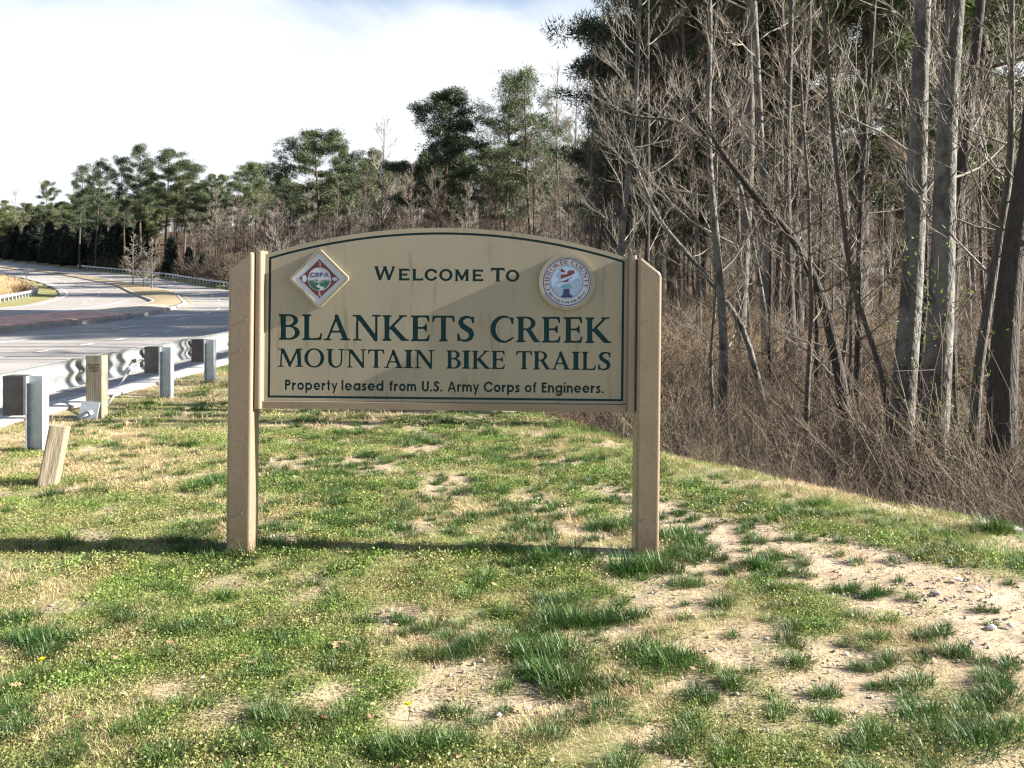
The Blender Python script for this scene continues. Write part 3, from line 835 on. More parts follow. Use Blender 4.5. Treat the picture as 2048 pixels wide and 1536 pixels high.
holes = []
def put(style, ch, x0, x1, yb, h):
    w, cs = glyph(style, ch)
    sx = (x1 - x0) / w
    for c in cs:
        holes.append([S(x0 + a * sx, yb - b * h) for (a, b) in c])
def row(style, items, yb0, xref, h):
    for (ch, a, b) in items: put(style, ch, a, b, yb0 + (a - xref) * math.sin(TH), h)
row('serif', [('B', 553.2, 596.2), ('L', 600.6, 641), ('A', 643.7, 697.3), ('N', 701.7, 758.8), ('K', 761.1, 814.6), ('E', 817.7, 856.4), ('T', 861.3, 906), ('S', 910.6, 947.2),
              ('C', 978, 1025.3), ('R', 1029, 1076.7), ('E', 1080.4, 1118), ('E', 1124, 1162), ('K', 1167.2, 1219.9)], 681, 575, 50.8)
row('serif', [('M', 551.5, 602.7), ('O', 605, 645), ('U', 648.6, 686.8), ('N', 689.4, 729.8), ('T', 732.5, 765.5), ('A', 764.5, 803), ('I', 805.4, 822.6), ('N', 825.3, 866),
              ('B', 889.3, 918.4), ('I', 921.2, 938), ('K', 940.9, 978), ('E', 979.3, 1006.7), ('T', 1029, 1060.9), ('R', 1063.3, 1097.6), ('A', 1099.5, 1137.5), ('I', 1140, 1157.4), ('L', 1160.5, 1188.5), ('S', 1192.6, 1219.5)], 735.2, 575, 36.2)
row('copper', [('W', 743.9, 788.2)], 561.6, 744, 27.3)
row('copper', [('E', 793.4, 816), ('L', 820.7, 842.9), ('C', 846, 872), ('O', 875.2, 901.8), ('M', 906, 935), ('E', 940.9, 963.3), ('O', 1008.5, 1035.3)], 562.2, 793, 23.2)
row('copper', [('T', 978.9, 1006)], 564.5, 979, 27.3)
def sansword(word, x0, x1, yb):
    gap = .135
    ws = [glyph('sans', c)[0] for c in word]; tot = sum(ws) + gap * (len(word) - 1); sc_ = (x1 - x0) / tot; x = x0
    for c, w in zip(word, ws):
        put('sans', c, x, x + w * sc_, yb + (x - 600) * math.sin(TH), 20.3); x += (w + gap) * sc_
for wd, a, b in (('Property', 566.4, 671.8), ('leased', 679.7, 763.6), ('from', 775.2, 829.1), ('U.S.', 840.6, 881.5), ('Army', 892, 955.1), ('Corps', 964.4, 1035.8), ('of', 1046.4, 1069.6), ('Engineers.', 1080.4, 1204.1)):
    sansword(wd, a, b, 781.6)

# outline in sign coordinates (metres): arch
uL, uR = (524 - 886) / PPM, (1249 - 886) / PPM + .006
vB = S(886, 806)[1]
vTop, vSh = S(884, 457)[1], S(884, 457)[1] - 56 / PPM
def arch(u0, u1, vb, vt, rise, n=48):
    half = (u1 - u0) / 2; c = (u0 + u1) / 2; Rr = (half ** 2 + rise ** 2) / (2 * rise)
    pts = [(u0, vb), (u1, vb)]
    for k in range(n + 1):
        u = u1 - (u1 - u0) * k / n
        pts.append((u, vt - Rr + math.sqrt(max(0, Rr * Rr - (u - c) ** 2))))
    return pts
uc = (uL + uR) / 2
outer = arch(uL, uR, vB, vTop, 57 / PPM)
bo = arch(uc - 356 / PPM, uc + 356 / PPM, S(886, 800.5)[1], S(884, 466)[1], 53.5 / PPM)
bi = arch(uc - 351 / PPM, uc + 351 / PPM, S(886, 795.8)[1], S(884, 470.7)[1], 52.0 / PPM)

def fill2d(name, loops, thick, y, material, parent, bev=0):
    cu = bpy.data.curves.new(name, 'CURVE'); cu.dimensions = '2D'; cu.fill_mode = 'BOTH'; cu.extrude = thick / 2
    for lp in loops:
        s = cu.splines.new('POLY'); s.points.add(len(lp) - 1); s.use_cyclic_u = True
        for p_, (u, v) in zip(s.points, lp): p_.co = (u, v, 0, 1)
    tmp = bpy.data.objects.new(name, cu); COL.objects.link(tmp)
    dg = bpy.context.evaluated_depsgraph_get()
    me = bpy.data.meshes.new_from_object(tmp.evaluated_get(dg)); me.name = name
    bpy.data.objects.remove(tmp); bpy.data.curves.remove(cu)
    me.transform(Matrix.Translation((0, y + thick / 2, 0)) @ Matrix.Rotation(R(90), 4, 'X'))
    me.materials.clear()
    return link(name, me, material, parent)
face = fill2d('panel_face', [outer, bo, bi] + holes, .007, 0.0, M['cream'], sign)
face['label'] = 'weathered cream face with routed letters and border line'
fill2d('letter_backing', [arch(uL + .004, uR - .004, vB + .004, vTop - .004, 57 / PPM)], .010, .0075, M['green'], sign)
fill2d('panel', [arch(uL, uR, vB, vTop, 57 / PPM)], .05, .018, M['cream'], sign)
# posts: square tubes with rounded edges and sloped outer top
def post(u0, u1, vtop, vlow, side):
    g = MB(); w = u1 - u0; dpt = .15; b = .016
    prof = []
    for (sx, sy, a0) in ((1, 1, 0), (-1, 1, 90), (-1, -1, 180), (1, -1, 270)):
        for k in range(6):
            a = R(a0 + 18 * k); prof.append((sx * (w / 2 - b) + b * math.cos(a), sy * (dpt / 2 - b) + b * math.sin(a)))
    uc_ = (u0 + u1) / 2; n = len(prof)
    def top(u):
        flat = w * .30
        t = (u - u0 - flat) / (w - flat) if side > 0 else (u1 - u - flat) / (w - flat)
        return vtop - max(0, t) * (vtop - vlow)
    for lv in (0, 1, 2):
        for (x, y_) in prof:
            k = .93 if lv == 2 else 1
            u = uc_ + x * k
            g.v.append((u, y_ * k, -.3 if lv == 0 else top(u) - (.012 if lv == 1 else 0)))
    for lv in (0, 1):
        for i in range(n):
            j = (i + 1) % n; g.f.append((lv * n + i, lv * n + j, (lv + 1) * n + j, (lv + 1) * n + i))
    g.f.append(tuple(2 * n + i for i in range(n)))
    return g.build('post', M['post'], sign)
pl = post(S(460, 800)[0], S(508.5, 800)[0], S(500, 507)[1], S(460, 541)[1], -1)
pr = post(S(1266.5, 800)[0], S(1313.5, 800)[0], S(1270, 518)[1], S(1312, 552)[1], 1)
# vertical trims between post and panel
for (a, b, top) in ((509.3, 524.5, 503.5), (1249.5, 1265.7, 512.5)):
    ua, ub = S(a, 800)[0], S(b, 800)[0]
    g = MB(); w = ub - ua
    prof = []
    for (sx, sy, a0) in ((1, 1, 0), (-1, 1, 90), (-1, -1, 180), (1, -1, 270)):
        bb = .016
        for k in range(6):
            an = R(a0 + 18 * k); prof.append((sx * (w / 2 - bb) + bb * math.cos(an), sy * (.055 - bb) + bb * math.sin(an)))
    vt = S((a + b) / 2, top)[1]
    g.prism(prof, S(886, 820)[1], vt, ((ua + ub) / 2, -.002 + .004, 0))
    g.build('side_trim', M['post'], sign)
g = MB()
g.box(((S(510, 814)[0] + S(1264, 814)[0]) / 2, .008, S(886, 813.5)[1]), (S(1248.5, 800)[0] - S(525, 800)[0], .075, 14 / PPM))
g.build('bottom_rail', M['post'], sign)
# screws with pulled paint on the post front
for (pp, lst) in ((pl, ((486, 700), (489, 1020), (497, 640))), (pr, ((1290, 640), (1284, 1030)))):
    for (x, y) in lst:
        u, v = S(x, y); g = MB(); g.tube([(u, -.0752, v), (u, -.0785, v)], .004, 8); g.build('screw', M['post'], pp)

# --- emblems: layered flat enamel pieces
def flat(name, loops, y, material, parent, t=.0006): return fill2d(name, loops, t, y, material, parent)
def circ(cx, cy, r, n=48, rx=None): return [S(cx + (rx or r) * math.cos(2 * math.pi * k / n), cy + r * math.sin(2 * math.pi * k / n)) for k in range(n)]
def pts(*p): return [S(a, b) for a, b in p]
def rdiam(cx, cy, h, r, n=6):
    out = []
    for q in range(4):
        a = R(90 * q); c = h - r * 1.414
        for k in range(n):
            t = a - R(45) + R(90) * k / (n - 1)
            out.append(S(cx + c * math.cos(a) + r * math.cos(t), cy + c * math.sin(a) + r * math.sin(t)))
    return out
dia = fill2d('diamond_plaque', [rdiam(637.2, 558.5, 60.5, 6)], .022, -.022, M['cream'], sign)
dia['label'] = 'raised diamond emblem reading CRPA'
fill2d('frame', [rdiam(637.2, 558.5, 60.5, 6), rdiam(637.2, 558.5, 53.5, 3)], .005, -.0274, M['cream'], dia)
flat('white_field', [rdiam(637.2, 558.5, 53, 2)], -.0228, M['white_enamel'], dia)
flat('red_diamond', [pts((597.5, 558.5), (637.6, 520), (677.5, 560.2), (637.6, 598))], -.0236, M['red_enamel'], dia)
flat('white_disc', [circ(637.6, 559.7, 23.2)], -.0244, M['white_enamel'], dia)
gc = [S(637.6 + 22 * math.cos(t), 559.7 + 22 * math.sin(t)) for t in np.linspace(R(12), R(168), 20)]
hillp = gc + pts((617, 564.2), (622, 564.6), (630, 566), (636, 566.8), (642, 566.4), (650, 564.0), (656, 564.2))
flat('green_hills', [hillp], -.0252, M['dkgreen'], dia)
flat('white_river', [pts((636.5, 567.5), (638, 570), (637, 572.5), (641, 574.5), (646, 575), (647, 578.5), (643, 581.3), (636.5, 581.8), (640, 578.5), (634, 576), (630.5, 573.5), (635, 571.5))], -.0260, M['white_enamel'], dia)
tl = []
for k, x in enumerate((617.8, 620.6, 623.4, 626, 629, 631.6, 634.2, 641.5, 644.3, 647, 649.6, 652.2, 655, 657.4)):
    h = 3.6 + 1.8 * ((k * 7) % 4) / 3; yb = 564.2 + .5 * math.sin(k); tl.append(pts((x - 1.15, yb), (x, yb - h), (x + 1.15, yb)))
flat('tree_row', tl, -.0252, M['dkgreen'], dia)
def mini_text(word, style, x0, x1, yb, h, y, material, parent, gap=.12):
    ws = [glyph(style, c)[0] for c in word]; k = (x1 - x0) / (sum(ws) + gap * (len(word) - 1)); x = x0; loops = []
    for c, w in zip(word, ws):
        for cc in glyph(style, c)[1]: loops.append([S(x + a * k, yb - b * h) for a, b in cc])
        x += (w + gap) * k
    return flat('lettering', loops, y, material, parent)
CRPA_HERE = (619, 656.5, 555.4, 8.8, -.0252)
def stroke(points, w):
    lo = []
    for (a, b) in zip(points[:-1], points[1:]):
        dx, dy = b[0] - a[0], b[1] - a[1]; L = math.hypot(dx, dy); nx_, ny_ = -dy / L * w / 2, dx / L * w / 2
        lo.append(pts((a[0] + nx_, a[1] + ny_), (b[0] + nx_, b[1] + ny_), (b[0] - nx_, b[1] - ny_), (a[0] - nx_, a[1] - ny_)))
    return lo
def strokes(name, segs, y, material, parent):
    L = []
    for k, (p_, w) in enumerate(segs):
        for q in stroke(p_, w): L.append((q, k))
    mb_ = MB()
    for i, (q, k) in enumerate(L):
        n = len(mb_.v); yy = y - .00002 * i
        mb_.v += [(u, yy, v) for u, v in q]; mb_.f.append((n, n + 1, n + 2, n + 3))
    return mb_.build(name, material, parent)
strokes('gymnast_mark', [([(635.5, 524.5), (639.2, 527.6), (641.2, 526.2)], .8), ([(639.2, 527.6), (639.6, 535)], 1.0), ([(639.2, 531), (636.4, 531.6)], .8)], -.0262, M['white_enamel'], dia)
strokes('golfer_mark', [([(637, 584), (638.6, 588.5)], 2.0), ([(638.6, 588.5), (635.3, 594.5)], 1.2), ([(638.6, 588.5), (640, 594.5)], 1.2)], -.0262, M['white_enamel'], dia)
flat('ball_mark', [circ(607.8, 558.5, 7.2, 20, 4.7)], -.0246, M['white_enamel'], dia)
flat('football_mark', [circ(668.3, 559.6, 3.6, 20, 5.6)], -.0246, M['white_enamel'], dia)

rnd = fill2d('round_plaque', [circ(1130, 565.2, 55.9, 72)], .026, -.026, M['cream'], sign)
rnd['label'] = 'raised round emblem reading CHEROKEE COUNTY'
fill2d('frame', [circ(1130, 565.2, 55.9, 72), circ(1130, 565.2, 50.2, 72)], .004, -0.0302, M['cream'], rnd)
C0 = (1129.8, 565.4)
flat('white_disc', [circ(*C0, 49.3, 72)], -0.0268, M['white_enamel'], rnd)
flat('navy_ring', [circ(*C0, 47.6, 72), circ(*C0, 45.7, 72)], -0.0276, M['navy'], rnd)
flat('navy_ring', [circ(*C0, 32.8, 60), circ(*C0, 31.8, 60)], -0.0276, M['navy'], rnd)
flat('blue_disc', [circ(*C0, 31.7, 60)], -0.0276, M['paleblue'], rnd)
def arc_text(word, style, r, a_mid, h, y, material, parent, adv, inside=False, sxk=1.0):
    loops = []; ws = [(glyph(style, c)[0] if c != ' ' else .45) for c in word]; gap = .10
    tot = sum(ws) * sxk + gap * (len(word) - 1); sc_ = adv / tot; t = -adv / 2
    for c, w in zip(word, ws):
        if c != ' ':
            for cc in glyph(style, c)[1]:
                lo = []
                for a, b in cc:
                    s_ = t + a * sc_ * sxk
                    if not inside:
                        an = R(a_mid) + s_ / r; rr = r + b * h; lo.append(S(C0[0] + rr * math.sin(an), C0[1] - rr * math.cos(an)))
                    else:
                        an = R(a_mid) - s_ / r; rr = r - b * h; lo.append(S(C0[0] + rr * math.sin(an), C0[1] - rr * math.cos(an)))
                loops.append(lo)
        t += (w * sxk + gap) * sc_
    return flat('lettering', loops, y, material, parent)
arc_text('CHEROKEE COUNTY', 'serif', 35.2, -3, 8.8, -0.0278, M['red_enamel'], rnd, 137)
def sans_caps(ch):
    g = {'R': lambda: None}
    w = .16
    def ring(g, cx, cy, rx, ry): return g.ell(cx, cy, rx, ry) & ~g.ell(cx, cy, rx - w, ry - w)
    if ch == 'G': g = G(.9); g.add(ring(g, .48, .5, .48, .5) & ~g.poly([(.48, .5), (1.2, .9), (1.2, .45)]), g.rect(.5, .38, .94, .52))
    elif ch == 'R': g = G(.62); g.add(g.rect(0, 0, w, 1), g.rect(0, .84, .4, 1), g.rect(0, .42, .4, .56), ring(g, .34, .71, .28, .29) & (g.X > .34), g.poly([(.2, .45), (.38, .45), (.64, 0), (.45, 0)]))
    elif ch == 'T': g = G(.6); g.add(g.rect(.22, 0, .38, 1), g.rect(0, .84, .6, 1))
    elif ch == 'L': g = G(.5); g.add(g.rect(0, 0, w, 1), g.rect(0, 0, .5, w))
    elif ch == 'I': g = G(w); g.add(g.rect(0, 0, w, 1))
    elif ch == 'O': g = G(.9); g.add(ring(g, .45, .5, .45, .5))
    elif ch == 'V': g = G(.8); g.add(g.poly([(0, 1), (.17, 1), (.4, .25), (.63, 1), (.8, 1), (.47, 0), (.33, 0)]))
    elif ch == 'W': g = G(1.1); g.add(g.poly([(0, 1), (.16, 1), (.3, .3), (.47, 1), (.63, 1), (.8, .3), (.94, 1), (1.1, 1), (.87, 0), (.73, 0), (.55, .7), (.37, 0), (.23, 0)]))
    elif ch == 'K': g = G(.65); g.add(g.rect(0, 0, w, 1), g.poly([(.16, .42), (.46, 1), (.64, 1), (.3, .5), (.66, 0), (.47, 0), (.16, .42)]))
    elif ch == 'N': g = G(.7); g.add(g.rect(0, 0, w, 1), g.rect(.7 - w, 0, .7, 1), g.poly([(0, 1), (.18, 1), (.7, 0), (.52, 0)]))
    elif ch == 'D': g = G(.75); g.add(g.rect(0, 0, w, 1), ring(g, .25, .5, .5, .5) & (g.X > .2), g.rect(0, 0, .25, w), g.rect(0, 1 - w, .25, 1))
    elif ch == 'Y': g = G(.7); g.add(g.rect(.27, 0, .43, .5), g.poly([(0, 1), (.18, 1), (.43, .45), (.27, .45)]), g.poly([(.7, 1), (.52, 1), (.27, .45), (.43, .45)]))
    elif ch == ',': g = G(w); g.add(g.poly([(.02, .16), (.16, .16), (.16, .04), (.05, -.12), (.0, -.12)]))
    elif ch in 'APCESU.': g = sans_glyph(ch)
    return g
for ch in 'GRTLIOVWKNDY,APCE': 
    q = sans_caps(ch); _gc[('caps', ch)] = (q.w, q.contours())
mini_text('CRPA', 'caps', *CRPA_HERE, M['navy'], dia, .12)
arc_text('A GREAT PLACE TO LIVE, WORK AND PLAY', 'caps', 42.8, 183, 4.6, -0.0278, M['navy'], rnd, 98, True)
flat('county_shape', [pts((1117.6, 538.8), (1122.6, 538.8), (1122.6, 542), (1126.5, 542), (1126.5, 545.8), (1132.8, 545.8), (1132.8, 542.2), (1145.2, 542.2), (1145.2, 549), (1140.3, 551), (1140.3, 557), (1134, 560), (1132.5, 565.4), (1117.2, 565.4), (1118.2, 550))], -0.0282, M['red_enamel'], rnd)
flat('banner', [pts((1117, 562.5), (1118.5, 559.5), (1146, 550), (1146.5, 553), (1119, 565)), ], -0.0288, M['paleblue'], rnd)
flat('banner', [pts((1117, 546.6), (1130.5, 545.9), (1131, 549.6), (1117.4, 550.8))], -0.0288, M['paleblue'], rnd)
strokes('ribbon_lines', [([(1127, 537), (1131, 535.5), (1137, 537), (1140, 540)], .5), ([(1104, 553), (1108, 548), (1115, 547)], .5), ([(1112, 552), (1113.5, 558), (1115, 562)], .5), ([(1147, 552), (1156, 554), (1152, 558), (1147, 557), (1146, 561), (1154, 563), (1156, 567)], .5),
                          ([(1120, 562.2), (1144, 552.4)], .5), ([(1119, 548.6), (1129, 548.0)], .5)], -0.0294, M['ltblue'], rnd)
flat('teal_mountains', [pts((1118, 575.5), (1121, 571.5), (1124, 569.5), (1127, 570.5), (1130, 569.2), (1134, 569.3), (1137, 571), (1141, 575.5), (1138, 578.3), (1130, 577), (1122, 578))], -0.0284, M['teal'], rnd)
flat('navy_falls', [pts((1122.3, 577.5), (1126, 579), (1135, 578.8), (1136, 581), (1133.5, 583), (1138, 584.5), (1134, 586.8), (1137, 590), (1141.8, 593), (1140, 596), (1119, 596.2), (1118, 593.5), (1123, 590.5), (1120.5, 588.5), (1124.5, 586), (1119.8, 582.5), (1125, 581.2))], -0.0284, M['navy'], rnd)
leafs = []
for s in (-1, 1):
    for k in range(11):
        t = k / 10; cx = 1129.8 + s * (16 + 10 * math.sin(t * 2.6)); cy = 569 + t * 22 + ((k * 5) % 3 - 1) * 1.0
        cx = 1129.8 + s * (15.5 + 11 * ((k * 3) % 4) / 3 * (1 - .5 * t))
        leafs.append(pts((cx - 1.3, cy), (cx, cy - 1.0), (cx + 1.5, cy + .2), (cx, cy + 1.1)))
for i, lf in enumerate(leafs): leafs[i] = lf
flat('flower_leaves', leafs, -0.0285, M['ltblue'], rnd)
for fx in (1113.6, 1147): flat('yellow_flower', [circ(fx, 573.1, 1.5, 8)], -0.0291, M['yellow_ink'], rnd)

# ------------------------------------------------------------------ near guardrail
WPROF = [(0, 0), (.02, .0), (.06, .055), (.06, .095), (.02, .145), (.02, .167), (.06, .217), (.06, .257), (.02, .312), (0, .312)]
def wbeam(path, zb, material, parent, name='rail', flip=1):
    """path list of (x,y,z ground); bulges toward -normal*flip"""
    P = [Vector(p) for p in path]; Vv = []; k = len(WPROF); Ff = []
    for t in (0,):
        for i, p in enumerate(P):
            d = (P[min(i + 1, len(P) - 1)] - P[max(i - 1, 0)]); d.z = 0; d.normalize(); nrm = Vector((-d.y, d.x, 0)) * flip
            for (a, b) in WPROF: Vv.append(p + nrm * (a + t) + Vector((0, 0, zb + b)))
    n = len(P)
    for t in (1,):
        o_ = 0
        for i in range(n - 1):
            for j in range(k - 1):
                q = (o_ + i * k + j, o_ + i * k + j + 1, o_ + (i + 1) * k + j + 1, o_ + (i + 1) * k + j)
                Ff.append(q if t else q[::-1])
    me = bpy.data.meshes.new(name); me.from_pydata([tuple(v) for v in Vv], [], Ff); me.update()
    for p in me.polygons: p.use_smooth = True
    me.set_sharp_from_angle(angle=R(60))
    ob_ = link(name, me, material, parent); so_ = ob_.modifiers.new('thickness', 'SOLIDIFY'); so_.thickness = .004; so_.offset = 0
    return ob_

gr = empty('guardrail', (-4.5, 7.4, 0))
tag(gr, 'near galvanised guardrail with dark blocks and steel posts left of the park sign', 'guardrail')
railx = lerp_knots([(-2, -4.66), (7.4, -4.70), (9.3, -5.03), (11.0, -5.02), (12.65, -5.08), (16, -5.2), (25, -5.45), (40, -7.0), (60, -11.5), (80, -20)])
loc0 = Vector((-4.5, 7.4, 0))
path = [(float(railx(y)) - loc0.x, y - loc0.y, 0) for y in np.arange(1.0, 62, .6)]
wbeam(path, .385, M['galv'], gr, 'rail', 1)
ib = MB()   # I-section post: web faces the camera, flanges left and right
def ipost():
    g_ = MB(); w, d, t = .15, .105, .007
    g_.box((-w / 2, 0, .22), (t, d, 1.0)); g_.box((w / 2, 0, .22), (t, d, 1.0)); g_.box((0, 0, .22), (w - t - .001, t, 1.0))
    return g_
base_post = ipost().build('post', M['galv_dull'], gr)
bm_ = MB(); bm_.box((0, 0, 0), (.19, .14, .36)); 
base_block = bm_.build('spacer_block', M['block'], gr)
def bolt_mesh():
    g_ = MB(); g_.tube([(0, 0, 0), (.0, -.012, 0)], .014, 6); return g_
ys_post = [3.6, 5.5, 7.43, 11.05, 12.95, 14.9, 16.8, 18.7, 20.6, 22.5, 24.4, 26.3, 28.2, 30.1, 32.0, 34.0, 36, 38, 40, 42, 44, 46]
first = True
for y in ys_post:
    x = float(railx(y)) + .375 + float(np.interp(y, [7.43, 9, 11.05, 12.95, 15], [.05, -.02, -.09, -.10, 0]))
    if first: p_, b_ = base_post, base_block; first = False
    else:
        p_ = base_post.copy(); COL.objects.link(p_); p_.parent = gr
        b_ = base_block.copy(); COL.objects.link(b_)
    b_.parent = p_
    p_.location = (x - loc0.x, y - loc0.y, -.03 + (0 if y < 12 else -.02))
    b_.location = (-.082 - .096, 0, .545)
# anchor timber post with bearing plate and cable
tp = MB(); tp.box((0, 0, .22), (.19, .15, 1.0), bev=.01)
tpo = tp.build('timber_post', M['timber'], gr, loc=(-4.79 - loc0.x, 9.35 - loc0.y, 0)); tpo['label'] = 'weathered timber anchor post with steel bearing plate'
st_ = MB()
for r_ in range(3):
    x = -.05 + .012 * r_
    k = 0
    while x < .062:
        wd = .006 + .006 * ((k * 7 + r_ * 3) % 3) / 2
        st_.box((x, -.0755, .615 - r_ * .032), (wd, .0012, .019 - .004 * (k % 2))); x += wd + .005; k += 1
st_.build('stencil', M['stencil'], tpo)
pb_ = MB(); pb_.box((0, 0, 0), (.21, .016, .20)); plo = pb_.build('bearing_plate', M['galv_dull'], tpo, loc=(-.035, -.105, .10), rot=(R(-12), R(6), 0))
pc = MB(); pc.tube([(.0, -.005, -.03), (-.05, -.14, -.075)], .016, 10); pc.tube([(.01, -.006, -.02), (-.004, -.035, -.035)], .034, 6); pc.build('cable_bolt', M['galv'], tpo, loc=(-.02, -.105, .10), smooth=True)
cb = MB()
A_ = Vector((-4.69 - loc0.x, 9.38 - loc0.y, .12)); B_ = Vector((-4.98 - loc0.x, 10.6 - loc0.y, .47))
cb.tube([A_, A_.lerp(B_, .5), B_], .011, 8); cb.tube([A_.lerp(B_, .72), B_], .019, 8)
cb.build('anchor_cable', M['galv'], gr, smooth=True)
hk = MB(); hk.box((-4.965 - loc0.x, 10.66 - loc0.y, .535), (.012, .07, .05)); hk.build('rail_slot', M['tar'], gr)
for k in range(8):
    bo_ = MB(); yy = (7.55, 9.3, 10.9, 12.8, 10.62, 10.67, 10.72, 10.77)[k]; zz = .54 if k < 4 else .475
    bo_.tube([(float(railx(yy)) - loc0.x, yy - loc0.y, zz), (float(railx(yy)) - loc0.x + .03, yy - loc0.y, zz)], .013, 6)
    bo_.build('bolt', M['galv_dull'], gr)


# short leaning stake
sk = MB(); sk.box((0, 0, .17), (.125, .125, .56), bev=.012)
so = sk.build('leaning_stake', M['stake'], None, loc=(-3.52, 6.15, 0), rot=(R(-3), R(9.5), R(14)))
tag(so, 'short bleached timber stake leaning to the right in the grass in front of the guardrail', 'stake')

# ------------------------------------------------------------------ far guardrails
def far_rail(pathf, y0, y1, step, label, flip, every=1):
    r_ = empty('guardrail', (float(pathf(y0)[0]), y0, float(pathf(y0)[2]))); tag(r_, label, 'guardrail')
    L0 = r_.location.copy()
    ptsx = []
    s = np.arange(0, 1.0001, step / abs(y1 - y0))
    ptsx = [Vector(pathf(y0 + (y1 - y0) * t)) - L0 for t in s]
    wbeam(ptsx, .40, M['galv'], r_, 'rail', flip)
    q = MB(); q.box((0, 0, .3), (.16, .12, .85)); po = q.build('post', M['galv_dull'], r_)
    acc = 0; firstp = True; last = ptsx[0]
    for a, b in zip(ptsx[:-1], ptsx[1:]):
        acc += (b - a).length
        if acc >= 1.9 or firstp:
            acc = 0
            if firstp: pp = po; firstp = False
            else: pp = po.copy(); COL.objects.link(pp); pp.parent = r_
            d = (b - a); n_ = Vector((-d.y, d.x, 0)).normalized() * flip
            pp.location = b - n_ * .14
    return r_
def edge_far(y):
    x = float(XR(y)) + 3.4; return (x, y, max(gz1(x, y), float(HR(y)) + .05))
far_rail(edge_far, 88, 215, 1.0, 'long distant guardrail along the outer edge of the curve before the woods', 1)
inner_pts = [(60, -47.5), (70, -47.6), (76, -48.2), (86, -52.5), (95, -56.5), (103, -60.2), (110, -64.6), (116, -68.7), (124, -74), (135, -81.5), (143, -88), (155, -97)]
_ip = np.array(inner_pts)
def edge_in(y):
    x = float(np.interp(y, _ip[:, 0], _ip[:, 1])); return (x, y, gz1(x, y))
far_rail(edge_in, 62, 150, .7, 'curved guardrail around the brown bank inside the bend at far left', -1)
# diamond road sign seen from behind
ds = empty('road_sign', (-73.6 * 1.0, 122.5, gz1(-73.6, 122.5)))
X_ = (53 - 1024) / 1620 * 126; ds.location = (X_, 126, gz1(X_, 126))
tag(ds, 'white diamond road sign on a thin pole seen from behind at the far bend', 'road sign')
q = MB(); q.tube([(0, 0, -.2), (0, 0, 2.9)], .045, 6); q.build('pole', M['galv'], ds)
q = MB(); q.box((0, 0, 0), (.8, .02, .8)); q.build('sign_plate', M['white_enamel'], ds, loc=(0, -.06, 2.45), rot=(0, R(45), 0))

# ------------------------------------------------------------------ vegetation generators
class TB:
    """fast tube/leaf collector"""
    def __init__(s): s.V = []; s.F3 = []; s.F4 = []; s.n = 0
    def tube(s, P, Rr, k):
        P = np.asarray(P, float); Rr = np.asarray(Rr, float); n = len(P)
        D = np.gradient(P, axis=0); D /= np.linalg.norm(D, axis=1, keepdims=True) + 1e-9
        ref = np.array([.31, .17, .93]) if abs(D[0, 2]) < .8 else np.array([.9, .4, .1])
        A = np.cross(D, ref); A /= np.linalg.norm(A, axis=1, keepdims=True) + 1e-9
        Bv = np.cross(D, A)
        t = np.arange(k) * 2 * np.pi / k
        V_ = P[:, None, :] + Rr[:, None, None] * (A[:, None, :] * np.cos(t)[None, :, None] + Bv[:, None, :] * np.sin(t)[None, :, None])
        s.V.append(V_.reshape(-1, 3))
        i = np.arange(n - 1)[:, None] * k; j = np.arange(k)[None, :]; j2 = (j + 1) % k
        s.F4.append((s.n + np.stack([i + j, i + j2, i + k + j2, i + k + j], -1)).reshape(-1, 4))
        s.n += n * k
    def tris(s, V_):   # (m,3,3)
        m = len(V_); s.V.append(V_.reshape(-1, 3)); s.F3.append(s.n + np.arange(m * 3).reshape(m, 3)); s.n += m * 3
    def quads(s, V_):
        m = len(V_); s.V.append(V_.reshape(-1, 3)); s.F4.append(s.n + np.arange(m * 4).reshape(m, 4)); s.n += m * 4
    def mesh(s, name, material, smooth=True):
        fl = []
        if s.F4: fl.append(np.concatenate(s.F4))
        if s.F3: fl.append(np.concatenate(s.F3))
        me = mesh_np(name, np.concatenate(s.V), fl, smooth)
        me.materials.append(material); return me

def wander(r, p, d, L, n, wob, up=0.0):
    P = [p]; d = d / np.linalg.norm(d)
    for i in range(n):
        d = d + r.normal(0, wob, 3) + np.array([0, 0, up]); d /= np.linalg.norm(d)
        p = p + d * L / n; P.append(p)
    return np.array(P)

